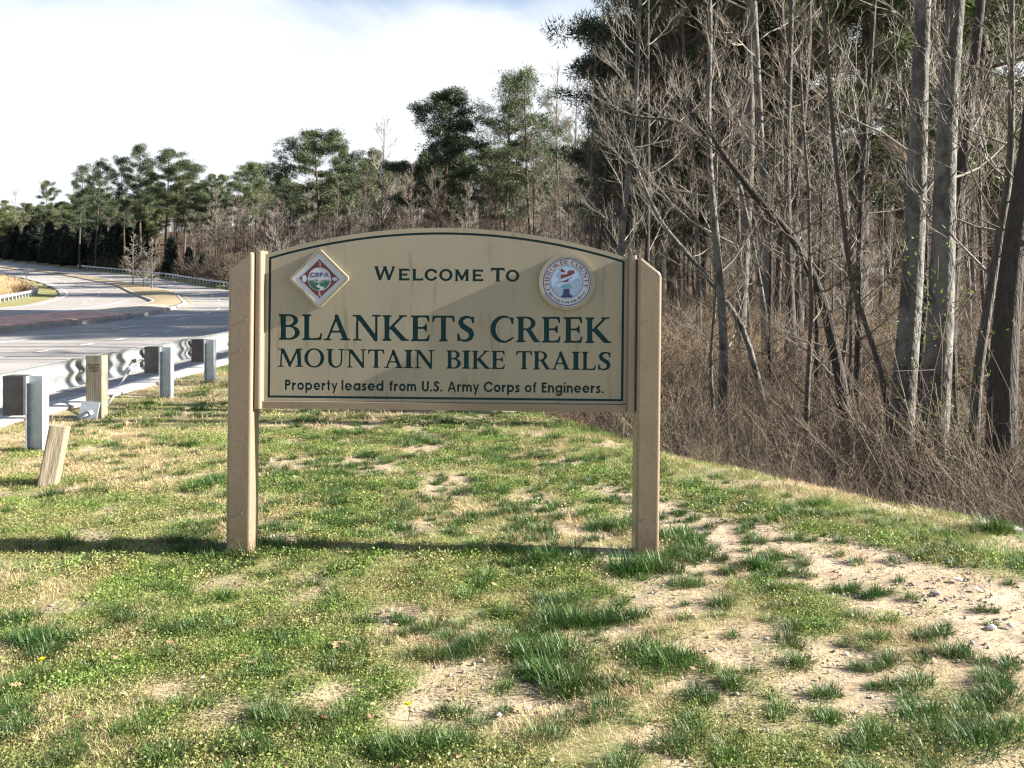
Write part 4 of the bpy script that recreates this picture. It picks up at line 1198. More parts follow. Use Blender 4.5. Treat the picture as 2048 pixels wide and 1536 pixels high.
def bare_tree(seed, H, r0, trunk=None, nb=30, low=.3, spread=.45, up=.06, dens=1.0, twigr=.006, lean=(0, 0), maxlev=3, side=12):
    r = np.random.default_rng(seed)
    T = TB(); C = TB()
    if trunk is None:
        n = 14; P = [np.zeros(3)]; d = np.array([lean[0], lean[1], 1.0])
        for i in range(n):
            d = d + np.array([r.normal(0, .035), r.normal(0, .035), .03]); d /= np.linalg.norm(d); P.append(P[-1] + d * H / n)
        P = np.array(P)
    else: P = np.array(trunk, float); H = np.sum(np.linalg.norm(np.diff(P, axis=0), axis=1))
    n = len(P); t = np.linspace(0, 1, n)
    # denser interpolation
    tt = np.linspace(0, 1, 28); P = np.stack([np.interp(tt, t, P[:, k]) for k in range(3)], 1)
    P[1:-1] = (P[:-2] + 2 * P[1:-1] + P[2:]) / 4
    P += np.stack([.35 * r0 * np.sin(tt * 9 + seed), .35 * r0 * np.cos(tt * 7 + seed), 0 * tt], 1)
    Rr = r0 * (1 - .86 * tt ** .9) + .012; Rr[0] *= 1.35; Rr[1] *= 1.08
    T.tube(P, Rr, side)
    def grow(p, d, L, rad, lev):
        n_ = 6 if lev == 1 else 4
        Q = wander(r, p, d, L, n_, .085 if lev == 1 else .12, up * (1.2 if lev == 1 else 1))
        rr = rad * (1 - .88 * np.linspace(0, 1, n_ + 1)); rr = np.maximum(rr, twigr * .35)
        C.tube(Q, rr, 4 if lev == 1 else 3)
        if lev >= maxlev or L < .25: return
        m = max(2, int((7 if lev == 1 else 5 if lev == 2 else 3) * dens * min(1.4, L / 1.3 + .4)))
        for k in range(m):
            f = r.uniform(.22, 1.0); i = min(n_ - 1, int(f * n_)); q = Q[i] + (Q[i + 1] - Q[i]) * (f * n_ - i)
            dd = Q[i + 1] - Q[i]; dd /= np.linalg.norm(dd)
            rv = r.normal(0, 1, 3); rv -= dd * rv.dot(dd); rv /= np.linalg.norm(rv)
            a = r.uniform(.35, .85); nd = dd * math.cos(a) + rv * math.sin(a); nd[2] += .15
            grow(q, nd, L * r.uniform(.3, .55) * (1.1 - .35 * f), max(rad * .5 * (1 - .6 * f), twigr), lev + 1)
    for k in range(nb):
        f = low + (1 - low) * (k + r.uniform(0, 1)) / nb; f = min(f, .99)
        i = min(26, int(f * 27)); q = P[i] + (P[i + 1] - P[i]) * (f * 27 - i)
        az = k * 2.4 + r.normal(0, .4); e = r.uniform(.15, .9)
        d = np.array([math.cos(az) * math.cos(e), math.sin(az) * math.cos(e), math.sin(e)])
        L = H * spread * r.uniform(.45, 1.0) * (1.05 - .75 * (f - low) / (1 - low)) * .75
        grow(q, d, L, min(max(.008, Rr[i] * .36), .007 + L * .0075), 1)
    return T, C

def needle_clumps(C, centers, rad, per, bl, bw, r, flat_=.75):
    """spiky bursts of narrow blades round each centre"""
    m = len(centers) * per
    c = np.repeat(centers, per, 0); rr = np.repeat(rad, per)
    d = r.normal(0, 1, (m, 3)); d[:, 2] = d[:, 2] * flat_ + .25; d /= np.linalg.norm(d, axis=1, keepdims=True)
    u = r.uniform(.15, 1, m) ** .6
    p = c + d * (rr * u)[:, None] * np.array([1, 1, flat_])
    dd = d + r.normal(0, .55, (m, 3)); dd /= np.linalg.norm(dd, axis=1, keepdims=True)
    s = np.cross(dd, r.normal(0, 1, (m, 3))); s /= np.linalg.norm(s, axis=1, keepdims=True) + 1e-9
    L = bl * r.uniform(.6, 1.3, m)[:, None]; W = bw * r.uniform(.6, 1.2, m)[:, None]
    V_ = np.stack([p - s * W / 2, p + s * W / 2, p + dd * L], 1)
    C.tris(V_)

def pine_tree(seed, H, r0, cb=.45, cw=4.0, nl=46, per=42, blade=(.34, .07), rad=.48, shape='round', side=8, gaps=.0):
    r = np.random.default_rng(seed); T = TB(); B = TB(); C = TB()
    n = 12; d = np.array([r.normal(0, .02), r.normal(0, .02), 1.]); P = [np.zeros(3)]
    for i in range(n):
        d = d + np.array([r.normal(0, .018), r.normal(0, .018), .05]); d /= np.linalg.norm(d); P.append(P[-1] + d * H * .985 / n)
    P = np.array(P); tt = np.linspace(0, 1, n + 1)
    Rr = r0 * (1 - .88 * tt) + .02; Rr[0] *= 1.25
    T.tube(P, Rr, side)
    cen, rads = [], []
    lobes = r.uniform(.55, 1.25, 7)
    for k in range(nl):
        f = cb + (1 - cb) * ((k + r.uniform(0, 1)) / nl); f = min(f, .985)
        g_ = (f - cb) / (1 - cb)
        if shape == 'round': prof = math.sin(math.pi * min(1, .22 + g_ * .80)) ** .55
        elif shape == 'tall': prof = .55 + .45 * math.sin(math.pi * min(1, g_ * 1.0 + .05)) if g_ < .8 else (1 - g_) * 3.2 + .25
        else: prof = (1 - g_) ** .75 + .08
        az = k * 2.399 + r.normal(0, .3)
        L = cw * prof * r.uniform(.6, 1.1) * lobes[int((az % 6.283) / 6.283 * 7) % 7]
        if g_ < .25 and r.random() < .35: L *= .55
        if r.random() < gaps: continue
        i = min(n - 1, int(f * n)); q = P[i] + (P[i + 1] - P[i]) * (f * n - i)
        e = -.1 + .75 * g_ + r.normal(0, .12)
        dd = np.array([math.cos(az) * math.cos(e), math.sin(az) * math.cos(e), math.sin(e)])
        Q = wander(r, q, dd, L, 5, .10, .05)
        B.tube(Q, np.maximum(Rr[i] * .35 * (1 - .8 * np.linspace(0, 1, 6)), .015), 4)
        nc = max(3, int(L * 2.3))
        for j in range(nc):
            s_ = r.uniform(.38, 1.02); s_ = min(s_, 1); ii = min(4, int(s_ * 5)); c = Q[ii] + (Q[ii + 1] - Q[ii]) * (s_ * 5 - ii)
            off = r.normal(0, .24 * (.5 + L * .16), 3); off[2] = abs(off[2]) * .6
            cen.append(c + off); rads.append(rad * r.uniform(.6, 1.25))
            if j % 2 == 0: B.tube(np.array([Q[max(0, ii)], (Q[ii] + c + off) / 2, c + off]), [.02, .014, .008], 3)
    for k in range(7):
        cen.append(P[-1] + r.normal(0, .35, 3) - np.array([0, 0, .2])); rads.append(rad)
    needle_clumps(C, np.array(cen), np.array(rads), per, blade[0], blade[1], r)
    return T, B, C

def make_tree(name, parts, label, cat, group, loc, rz=0, sc_=1.0):
    """parts: list of (part name, mesh)"""
    e = empty(name, loc, (0, 0, rz)); e.scale = (sc_, sc_, sc_) if not hasattr(sc_, '__len__') else sc_
    tag(e, label, cat, group)
    for pn, me in parts: link(pn, me, None, e)
    return e

def px2x(px, Y): return (px - 1024.0) / 1620.0 * Y

# pine prototypes
PINE = {}
def reg_pine(key, needles, **kw):
    T, B, C = pine_tree(**kw)
    PINE[key] = [('trunk', T.mesh('pine_trunk', M['bark_pine'])), ('limbs', B.mesh('pine_limbs', M['bark_pine'])), ('crown', C.mesh('pine_crown', M[needles], False))]
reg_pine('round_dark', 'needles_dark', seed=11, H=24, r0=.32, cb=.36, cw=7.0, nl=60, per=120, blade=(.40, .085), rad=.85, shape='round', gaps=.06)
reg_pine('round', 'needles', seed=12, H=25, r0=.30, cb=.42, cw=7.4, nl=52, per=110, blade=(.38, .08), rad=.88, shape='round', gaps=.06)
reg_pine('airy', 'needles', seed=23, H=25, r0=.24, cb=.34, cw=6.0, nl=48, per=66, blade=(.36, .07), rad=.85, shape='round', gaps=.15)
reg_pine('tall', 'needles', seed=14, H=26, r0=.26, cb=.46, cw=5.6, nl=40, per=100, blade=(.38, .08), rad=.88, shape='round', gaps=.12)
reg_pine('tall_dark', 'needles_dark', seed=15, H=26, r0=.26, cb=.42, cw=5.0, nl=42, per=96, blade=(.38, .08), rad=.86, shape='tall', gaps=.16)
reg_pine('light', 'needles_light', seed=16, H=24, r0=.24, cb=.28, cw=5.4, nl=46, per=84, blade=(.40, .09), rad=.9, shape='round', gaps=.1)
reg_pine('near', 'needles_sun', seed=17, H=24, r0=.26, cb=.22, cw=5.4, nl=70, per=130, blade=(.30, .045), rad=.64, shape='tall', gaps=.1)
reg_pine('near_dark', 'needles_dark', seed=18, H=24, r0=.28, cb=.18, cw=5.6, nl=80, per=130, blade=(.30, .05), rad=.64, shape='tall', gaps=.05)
PH = {'round_dark': 24, 'round': 25, 'airy': 25, 'tall': 26, 'tall_dark': 26, 'light': 24, 'near': 24, 'near_dark': 24}

# bare prototypes
BARE = {}
def reg_bare(key, bark, twig, **kw):
    T, C = bare_tree(**kw)
    BARE[key] = [('trunk', T.mesh('bare_trunk', M[bark])), ('crown', C.mesh('bare_crown', M[twig]))]
for k in range(5):
    reg_bare('far%d' % k, ('bark', 'bark', 'bark_dark', 'bark', 'bark_lichen')[k], ('twig', 'twig_red', 'twig', 'twig_pale', 'twig')[k], seed=30 + k, H=17, r0=.13, nb=34, low=.22, spread=.34, up=.10, dens=1.15, twigr=.013, side=6)
for k in range(6):
    reg_bare('near%d' % k, ('bark', 'bark_dark', 'bark', 'bark_lichen', 'bark', 'bark_dark')[k], ('twig_pale', 'twig_red', 'twig', 'twig_pale', 'twig', 'twig')[k], seed=50 + k, H=(9, 11, 8, 12, 7, 10)[k], r0=(.055, .075, .045, .09, .04, .07)[k],
             nb=24, low=.16, spread=.32, up=.06, dens=1.0, twigr=.0028, side=8, maxlev=4)
reg_bare('island', 'bark_lichen', 'twig_pale', seed=71, H=8.0, r0=.09, nb=44, low=.12, spread=.36, up=.0, dens=.9, twigr=.02, side=6)
reg_bare('bushy', 'twig_pale', 'twig_pale', seed=72, H=6, r0=.06, nb=40, low=.03, spread=.9, up=.16, dens=1.0, twigr=.012, side=5)

# cedar prototype
def cedar(seed):
    r = np.random.default_rng(seed); T = TB(); C = TB()
    T.tube(np.array([[0, 0, 0], [0, 0, 5], [0, 0, 9]]), [.16, .1, .03], 6)
    m = 620; z = r.uniform(.15, 9.4, m); a = r.uniform(0, 6.283, m); rr = (1.9 * (1 - z / 9.7) ** .7 * (.8 + .3 * np.sin(a * 3 + z))) * r.uniform(.6, 1.05, m)
    needle_clumps(C, np.stack([rr * np.cos(a), rr * np.sin(a), z], 1), np.full(m, .38), 16, .42, .22, r, 1.0)
    return [('trunk', T.mesh('cedar_trunk', M['bark_dark'])), ('crown', C.mesh('cedar_crown', M['cedar'], False))]
CED = cedar(5)

# --- named pines beyond the bend
def pine_at(key, px, Y, top_py, label, rz, group=None, wide=1.0):
    X = px2x(px, Y); z = gz1(X, Y); H = 1.5 + (575 - top_py) / 1620 * Y - z; s = H / PH[key]
    return make_tree('pine_tree', PINE[key], label, 'pine tree', group, (X, Y, z - .2), rz, (s * wide, s * wide, s))
pine_at('round_dark', 880, 97, 176, 'dark round crowned pine standing above the crest of the sign panel', .4, wide=1.12)
pine_at('airy', 1004, 101, 150, 'tall airy pine just right of the dark round pine', 1.2, wide=1.0)
pine_at('airy', 1066, 96, 137, 'tallest airy pine in the middle of the treeline', 4.0, wide=1.0)
pine_at('round', 640, 125, 262, 'broad spreading green pine left of the sign crest', 2.1, wide=1.18)
pine_at('round', 690, 140, 300, 'green pine tucked behind the broad spreading pine', .7, wide=.85)
pine_at('light', 745, 135, 300, 'pale green pine behind the tall bare tree', 1.7, wide=.8)
pine_at('round', 508, 180, 326, 'small dome topped pine behind the bare woods', 3.3, wide=.95)
pine_at('tall_dark', 283, 186, 290, 'tallest dark pine of the cluster above the road bend', .2)
pine_at('tall_dark', 248, 190, 318, 'slim dark pine on the left side of the bend cluster', 2.2, wide=.8)
pine_at('tall', 330, 182, 298, 'green pine on the right side of the bend cluster', 1.0, wide=1.1)
pine_at('tall', 366, 176, 322, 'bushy green pine leaning out right of the bend cluster', 2.7, wide=1.25)
pine_at('light', 300, 195, 330, 'yellowish green pine behind the bend cluster', 1.1, wide=.8)
pine_at('tall_dark', 192, 205, 322, 'dark pine with bare lower trunk at left of the gap', 4.4, wide=1.0)
pine_at('tall_dark', 160, 210, 330, 'dark pine beside the bare trunked pine at left', 5.4, wide=.9)
pine_at('tall', 90, 265, 361, 'slender distant pine standing above the dark hedge', .9, wide=.8)
pine_at('light', 10, 275, 400, 'yellow green pine at the left border of the photo', .9, wide=1.3)
pine_at('light', 115, 300, 425, 'hazy green pine behind the slender distant pine', 2.9, wide=1.5)
pine_at('light', 60, 310, 430, 'low hazy green pine above the dark hedge', 1.9, wide=1.6)
pine_at('airy', 1110, 108, 250, 'thin grey green pine behind the tall bare poplars', 2.3, wide=1.0)
pine_at('tall_dark', 960, 120, 285, 'dark pine top seen between the round pine and airy pines', 5.0, wide=1.1)
pine_at('tall', 1190, 84, 270, 'green pine at the left foot of the near woods', 3.0, wide=.9)
pine_at('round_dark', 1225, 62, 230, 'dark pine filling the gap beside the near woods', 2.0, wide=.8)
k = 0
for (px, Y, top, key) in ((420, 215, 395, 'light'), (560, 190, 372, 'round_dark'), (790, 150, 335, 'round'), (925, 150, 300, 'tall'),
                          (1150, 120, 300, 'round'), (140, 260, 420, 'round'), (35, 290, 440, 'round'), (1040, 130, 280, 'round')):
    pine_at(key, px, Y, top, 'green pine crown showing through the distant bare woods', k * 1.1, 'pines in the distant woods', wide=1.1); k += 1

# near woods pines (right)
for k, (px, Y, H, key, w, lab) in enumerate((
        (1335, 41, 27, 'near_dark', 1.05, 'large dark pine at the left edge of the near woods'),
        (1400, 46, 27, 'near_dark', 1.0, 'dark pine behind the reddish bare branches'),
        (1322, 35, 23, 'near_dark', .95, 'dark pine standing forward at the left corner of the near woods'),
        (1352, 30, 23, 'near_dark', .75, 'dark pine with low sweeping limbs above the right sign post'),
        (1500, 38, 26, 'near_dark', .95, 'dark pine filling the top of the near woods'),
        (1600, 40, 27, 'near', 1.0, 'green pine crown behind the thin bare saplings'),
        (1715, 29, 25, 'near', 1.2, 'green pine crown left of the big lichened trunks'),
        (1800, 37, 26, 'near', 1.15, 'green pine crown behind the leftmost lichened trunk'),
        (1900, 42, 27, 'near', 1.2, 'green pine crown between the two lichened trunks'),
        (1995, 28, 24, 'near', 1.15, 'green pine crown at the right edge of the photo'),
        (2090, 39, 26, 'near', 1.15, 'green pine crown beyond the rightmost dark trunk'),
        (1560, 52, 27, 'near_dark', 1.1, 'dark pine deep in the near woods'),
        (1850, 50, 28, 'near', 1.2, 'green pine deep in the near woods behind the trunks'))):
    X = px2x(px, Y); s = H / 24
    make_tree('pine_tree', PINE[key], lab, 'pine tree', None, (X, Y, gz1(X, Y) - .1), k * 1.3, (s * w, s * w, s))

# cedars
k = 0
for Y in np.arange(192, 286, 2.9):
    X = float(XR(Y)) + 8.5 + (k % 3) * 1.1 + 1.5 * math.sin(k * 2.3)
    make_tree('cedar_tree', CED, 'dark evergreen at the %s of the dense hedge row beside the far road' % ('near end' if Y < 222 else 'middle' if Y < 252 else 'far end'), 'evergreen tree', 'dark evergreens beside the far road', (X, float(Y), gz1(X, Y) - .3), k * .9, (1.35 + .6 * ((k * 7) % 5) / 4, 1.6, .85 + .45 * ((k * 5) % 7) / 6)); k += 1
for (px, Y, s, lab) in ((343, 168, .85, 'small dark cedar behind the far guardrail, taller of the pair'), (378, 163, .62, 'small dark cedar behind the far guardrail, shorter of the pair'), (405, 158, .5, 'low dark evergreen bush beside the pair of small cedars')):
    X = px2x(px, Y); make_tree('cedar_tree', CED, lab, 'evergreen tree', None, (X, Y, gz1(X, Y) - .3), px, (s * 1.25, s * 1.25, s))
# island trees
for (px, Y, s, lab) in ((266, 134, 1.07, 'bare pale tree on the grassy median, leftmost of three'), (288, 123, .98, 'bare tree on the grassy median, middle of three'), (304, 115.5, .92, 'bare tree on the grassy median, rightmost of three')):
    X = px2x(px, Y); make_tree('bare_tree', BARE['island'], lab, 'tree', None, (X, Y, float(HR(Y)) + .1), px, s)

# --- distinct bare trees
def bare_at(key, px, Y, top_py, label, rz, group=None, baseH=17, name='bare_tree', wide=1.0):
    X = px2x(px, Y); z = gz1(X, Y); H = 1.5 + (575 - top_py) / 1620 * Y - z; s = H / baseH
    return make_tree(name, BARE[key], label, 'tree', group, (X, Y, z - .1), rz, (s * wide, s * wide, s))
bare_at('far3', 765, 105, 238, 'tall pale bare tree left of the dark round pine', 1.0)
bare_at('far0', 1122, 88, 118, 'tallest bare poplar left of the near woods', .3, wide=.75)
bare_at('far2', 1152, 80, 160, 'bare poplar next to the tallest bare poplar', 2.0, wide=.7)
bare_at('far3', 432, 165, 372, 'pale bare tree with forked crown right of the bend cluster', 1.3)
bare_at('far3', 700, 110, 400, 'small pale bare tree just above the left arch of the sign', 2.3, wide=1.2)
bare_at('far3', 30, 285, 378, 'pale bare tree rising above the hazy pines at far left', 1.9)
bare_at('bushy', 560, 95, 432, 'wide bushy bare shrub tree above the left post of the sign', .5, baseH=6, wide=1.4)
bare_at('bushy', 620, 100, 452, 'bushy bare shrub tree over the left arch of the sign', 1.5, baseH=6, wide=1.3)
r = np.random.default_rng(21)
k = 0
# rows of bare woods beyond the road
for i in range(120):
    Y = r.uniform(85, 175); pxmin = 1024 + 1620 * (float(XR(Y)) + 9) / Y
    px = r.uniform(max(pxmin, 330), 1310)
    if px < pxmin: continue
    X = px2x(px, Y); z = gz1(X, Y); key = 'far%d' % r.integers(0, 5); s = r.uniform(.6, 1.0)
    make_tree('bare_tree', BARE[key], '%s bare tree in the woods beyond the road, %s' % (('grey brown', 'reddish', 'dark barked', 'pale', 'lichened')[int(key[-1])], 'above the far guardrail' if px < 520 else 'above the sign left half' if px < 880 else 'above the sign right half' if px < 1180 else 'beside the near woods'), 'tree', 'bare trees in the woods beyond the road', (X, Y, z - .1), r.uniform(0, 6.28), (s, s, s)); k += 1
# between lawn and far woods, right-centre
for i in range(46):
    Y = r.uniform(44, 85); px = r.uniform(1120, 2048)
    X = px2x(px, Y); z = gz1(X, Y); key = 'far%d' % r.integers(0, 5); s = r.uniform(.6, .95)
    make_tree('bare_tree', BARE[key], '%s bare tree at the back of the near woods %s' % (('grey brown', 'reddish', 'dark barked', 'pale', 'lichened')[int(key[-1])], 'by the sign post' if px < 1420 else 'in the middle' if px < 1730 else 'by the big trunks'), 'tree', 'bare trees deep in the near woods', (X, Y, z - .1), r.uniform(0, 6.28), (s, s, s))
# near woods saplings and trees
for i in range(84):
    Y = (10 + 6 * r.uniform(0, 1)) if i < 13 else (16 + 7 * r.uniform(0, 1)) if i < 22 else 24 + 21 * r.uniform(0, 1); pxmin = 1185 if Y > 20 else 1320 + (20 - Y) * 14
    px = r.uniform(pxmin, 2120)
    X = px2x(px, Y)
    if X < float(XC(Y)) + 1.4: continue
    z = gz1(X, Y); key = 'near%d' % r.integers(0, 6); s = r.uniform(.8, 1.45) if Y > 16 else r.uniform(.5, .85)
    zone = 'right of the sign post' if px < 1480 else 'behind the curving trunk' if px < 1640 else 'left of the big trunks' if px < 1800 else 'behind the big trunks' if px < 1950 else 'at the right edge'
    tone = ('pale twigged', 'reddish twigged', 'brown twigged', 'pale lichened', 'grey brown', 'dark barked')[int(key[-1])]
    depth = 'fronting' if Y < 24 else 'amid' if Y < 34 else 'deep in'
    make_tree('sapling' if s < .8 else 'bare_tree', BARE[key], '%s bare %s %s the near woods %s' % (tone, 'sapling' if s < .8 else 'tree', depth, zone), 'tree', 'slender saplings of the near woods' if s < .8 else 'bare trees of the near woods',
              (X, Y, z - .08), r.uniform(0, 6.28), (s, s, s))

# --- hero trunks at right
def hero(label, Y, pxpts, r0, bark, twig, seed, nb=15, low=.35, spread=.28, dens=1.0, extra=8.0, twigr=.005, side=16):
    P = [np.array([px2x(px, Y), Y, 1.5 - (py - 575) / 1620 * Y]) for (px, py) in pxpts]
    P[0][2] = gz1(P[0][0], Y) - .15
    d = P[-1] - P[-2]; d /= np.linalg.norm(d)
    if extra: P.append(P[-1] + d * extra * .5 + np.array([0, 0, extra * .1])); P.append(P[-1] + d * extra * .5 + np.array([.1, .2, extra * .1]))
    base = P[0].copy(); T, C = bare_tree(seed, 0, r0, trunk=[p - base for p in P], nb=nb, low=low, spread=spread, dens=dens, twigr=twigr * .75, side=side, maxlev=4 if Y > 9.5 else 3)
    return make_tree('bare_tree', [('trunk', T.mesh('hero_trunk', M[bark])), ('crown', C.mesh('hero_crown', M[twig]))], label, 'tree', None, tuple(base))
hero('tall lichened grey trunk, left of the two big ones in the near woods', 10.0, [(1796, 1000), (1806, 740), (1830, 350), (1852, 0)], .158, 'bark_lichen', 'twig_pale', 81, spread=.16)
hero('tall pale grey trunk, right of the two big ones in the near woods', 9.6, [(1850, 1010), (1868, 700), (1892, 350), (1918, 0)], .170, 'bark_lichen', 'twig_pale', 82, spread=.15)
hero('dark crooked trunk close behind the two big lichened trunks', 12.0, [(1880, 900), (1893, 620), (1915, 430), (1932, 300), (1960, 0)], .125, 'bark_dark', 'twig', 83, spread=.18)
hero('massive dark trunk at the right edge of the photo', 8.6, [(1985, 1040), (2008, 800), (2034, 500), (2058, 250)], .165, 'bark_dark', 'twig', 84, spread=.14)
hero('dark trunk curving left low over the brambles in the near woods', 11.0, [(1712, 930), (1690, 780), (1650, 600), (1590, 480), (1510, 395), (1455, 320)], .075, 'bark_dark', 'twig', 85, extra=.6, spread=.3, low=.3, nb=26)
hero('straight pale trunk halfway between the sign and the big trunks', 21, [(1480, 760), (1486, 600), (1497, 300), (1500, 40)], .155, 'bark', 'twig', 86, spread=.16)
hero('dark straight trunk just right of the sign post', 24, [(1292, 760), (1293, 500), (1296, 180)], .085, 'bark_dark', 'twig_pale', 87, spread=.2, low=.15, nb=34)
hero('thin pale trunk leaning left from the brambles toward the sign', 13, [(1560, 800), (1490, 660), (1420, 560), (1330, 455), (1300, 400)], .042, 'bark_lichen', 'twig_pale', 88, extra=1, spread=.25, low=.25)
hero('dark forked trunk in front of the tan clearing', 12.5, [(1706, 900), (1715, 700), (1722, 420), (1740, 150)], .05, 'bark_dark', 'twig_pale', 89, spread=.25, low=.15, nb=30)
hero('grey trunk with pale sunlit edge behind the saplings', 18, [(1590, 780), (1580, 560), (1576, 300), (1582, 0)], .09, 'bark', 'twig', 90, spread=.2, low=.2, nb=28)
hero('slim crooked tree near the right edge with raised branches', 9.0, [(1935, 1000), (1955, 760), (2000, 480), (2020, 330), (2022, 160)], .05, 'bark', 'twig_pale', 91, spread=.3, low=.25, extra=3, nb=26)
hero('slim pale sapling in front of the curving dark trunk', 10, [(1800, 1000), (1770, 760), (1700, 560), (1668, 300), (1650, 60)], .022, 'bark', 'twig_pale', 92, spread=.22, low=.15, extra=2, nb=30)
hero('slim tree with arching pale limbs right of the sign post', 19, [(1560, 780), (1520, 560), (1470, 330), (1360, 240), (1280, 235)], .045, 'bark_lichen', 'twig_pale', 93, spread=.35, low=.3, extra=1, nb=30)
hero('reddish twiggy tree at the left of the near woods', 27, [(1400, 730), (1395, 520), (1385, 300), (1370, 120)], .09, 'bark', 'twig_red', 94, spread=.30, low=.25, nb=48, dens=1.6, twigr=.007, extra=3)
hero('reddish twiggy tree beside the dark pine', 30, [(1310, 720), (1318, 500), (1330, 300), (1330, 150)], .09, 'bark', 'twig_red', 95, spread=.30, low=.3, nb=48, dens=1.6, twigr=.008, extra=2)

# ------------------------------------------------------------------ scatter by geometry nodes
def scatter(name, P, rot, scl, idx, protos, label):
    me = bpy.data.meshes.new(name)
    me.vertices.add(len(P)); me.vertices.foreach_set('co', np.asarray(P, np.float32).ravel())
    for nm, ty, data in (('rot', 'FLOAT_VECTOR', rot), ('scl', 'FLOAT', scl), ('idx', 'INT', idx)):
        a = me.attributes.new(nm, ty, 'POINT')
        a.data.foreach_set('vector' if ty == 'FLOAT_VECTOR' else 'value', np.asarray(data, np.int32 if ty == 'INT' else np.float32).ravel())
    me.update()
    o = bpy.data.objects.new(name, me); COL.objects.link(o)
    coll = bpy.data.collections.new(name + '_kinds')
    for k, pm in enumerate(protos):
        q = bpy.data.objects.new('%s_%02d' % (name, k), pm); coll.objects.link(q)
    ng = bpy.data.node_groups.new(name, 'GeometryNodeTree')
    ng.interface.new_socket('Geometry', in_out='INPUT', socket_type='NodeSocketGeometry')
    ng.interface.new_socket('Geometry', in_out='OUTPUT', socket_type='NodeSocketGeometry')
    n, l = ng.nodes, ng.links
    gi, go = n.new('NodeGroupInput'), n.new('NodeGroupOutput')
    ip = n.new('GeometryNodeInstanceOnPoints'); ci = n.new('GeometryNodeCollectionInfo')
    ci.inputs['Collection'].default_value = coll; ci.inputs['Separate Children'].default_value = True; ci.inputs['Reset Children'].default_value = True
    def at(nm, ty):
        a = n.new('GeometryNodeInputNamedAttribute'); a.data_type = ty; a.inputs['Name'].default_value = nm; return a.outputs['Attribute']
    l.new(gi.outputs[0], ip.inputs['Points']); l.new(ci.outputs[0], ip.inputs['Instance'])
    ip.inputs['Pick Instance'].default_value = True
    l.new(at('idx', 'INT'), ip.inputs['Instance Index'])
    er = n.new('FunctionNodeEulerToRotation'); l.new(at('rot', 'FLOAT_VECTOR'), er.inputs[0]); l.new(er.outputs[0], ip.inputs['Rotation'])
    l.new(at('scl', 'FLOAT'), ip.inputs['Scale'])
    l.new(ip.outputs[0], go.inputs[0])
    md = o.modifiers.new('scatter', 'NODES'); md.node_group = ng
    tag(o, label, kind='stuff'); return o

def blades(seed, n, rad, h, w, splay, segs=2, mat_='tuft', tilt=.0):
    r = np.random.default_rng(seed); B = TB()
    a = r.uniform(0, 6.283, n); rr = rad * np.sqrt(r.uniform(0, 1, n)); base = np.stack([rr * np.cos(a), rr * np.sin(a), np.full(n, -.005)], 1)
    az = a + r.normal(0, .9, n); sp = np.minimum(1.5, splay * r.uniform(.15, 1.0, n) * (.55 + rr / rad * .6))
    d = np.stack([np.cos(az) * np.sin(sp), np.sin(az) * np.sin(sp), np.cos(sp)], 1)
    H = h * r.uniform(.5, 1.15, n)[:, None]; W = w * r.uniform(.6, 1.2, n)[:, None]
    s = np.stack([-np.sin(az), np.cos(az), 0 * az], 1)
    mid = base + d * H * .55; drop = np.stack([np.cos(az), np.sin(az), 0 * az], 1) * np.sin(sp)[:, None]
    tip = mid + (d + drop * .8 - np.array([0, 0, .35]) * np.sin(sp)[:, None]) * H * .5
    B.quads(np.stack([base - s * W / 2, base + s * W / 2, mid + s * W * .4, mid - s * W * .4], 1))
    B.tris(np.stack([mid - s * W * .4, mid + s * W * .4, tip], 1))
    return B.mesh('grass', M[mat_], False)
def leaflets(seed, n, rad, h, sz, mat_):
    r = np.random.default_rng(seed); B = TB()
    a = r.uniform(0, 6.283, n); rr = rad * np.sqrt(r.uniform(0, 1, n)); p = np.stack([rr * np.cos(a), rr * np.sin(a), h * r.uniform(0, 1, n)], 1)
    d = r.normal(0, 1, (n, 3)); d[:, 2] = np.abs(d[:, 2]) * .5 + .15; d /= np.linalg.norm(d, axis=1, keepdims=True)
    s = np.cross(d, r.normal(0, 1, (n, 3))); s /= np.linalg.norm(s, axis=1, keepdims=True); L = sz * r.uniform(.6, 1.4, n)[:, None]
    B.quads(np.stack([p, p + d * L * .5 + s * L * .28, p + d * L, p + d * L * .5 - s * L * .28], 1))
    return B.mesh('ground_cover', M[mat_], False)

gz_arr = lambda P: ground_z(P[:, 0], P[:, 1])
def fan(n, y0, y1, seed, pad=.3, left=-99):
    """uniform in ground area of the visible wedge (with margin)"""
    r_ = np.random.default_rng(seed); Y = np.sqrt(r_.uniform(y0 ** 2, y1 ** 2, n)); X = r_.uniform(-1, 1, n) * (.66 * Y + pad + .4)
    k = (X < XC(Y) + .25) & (X > XR(Y) + 2.0); return X[k], Y[k]
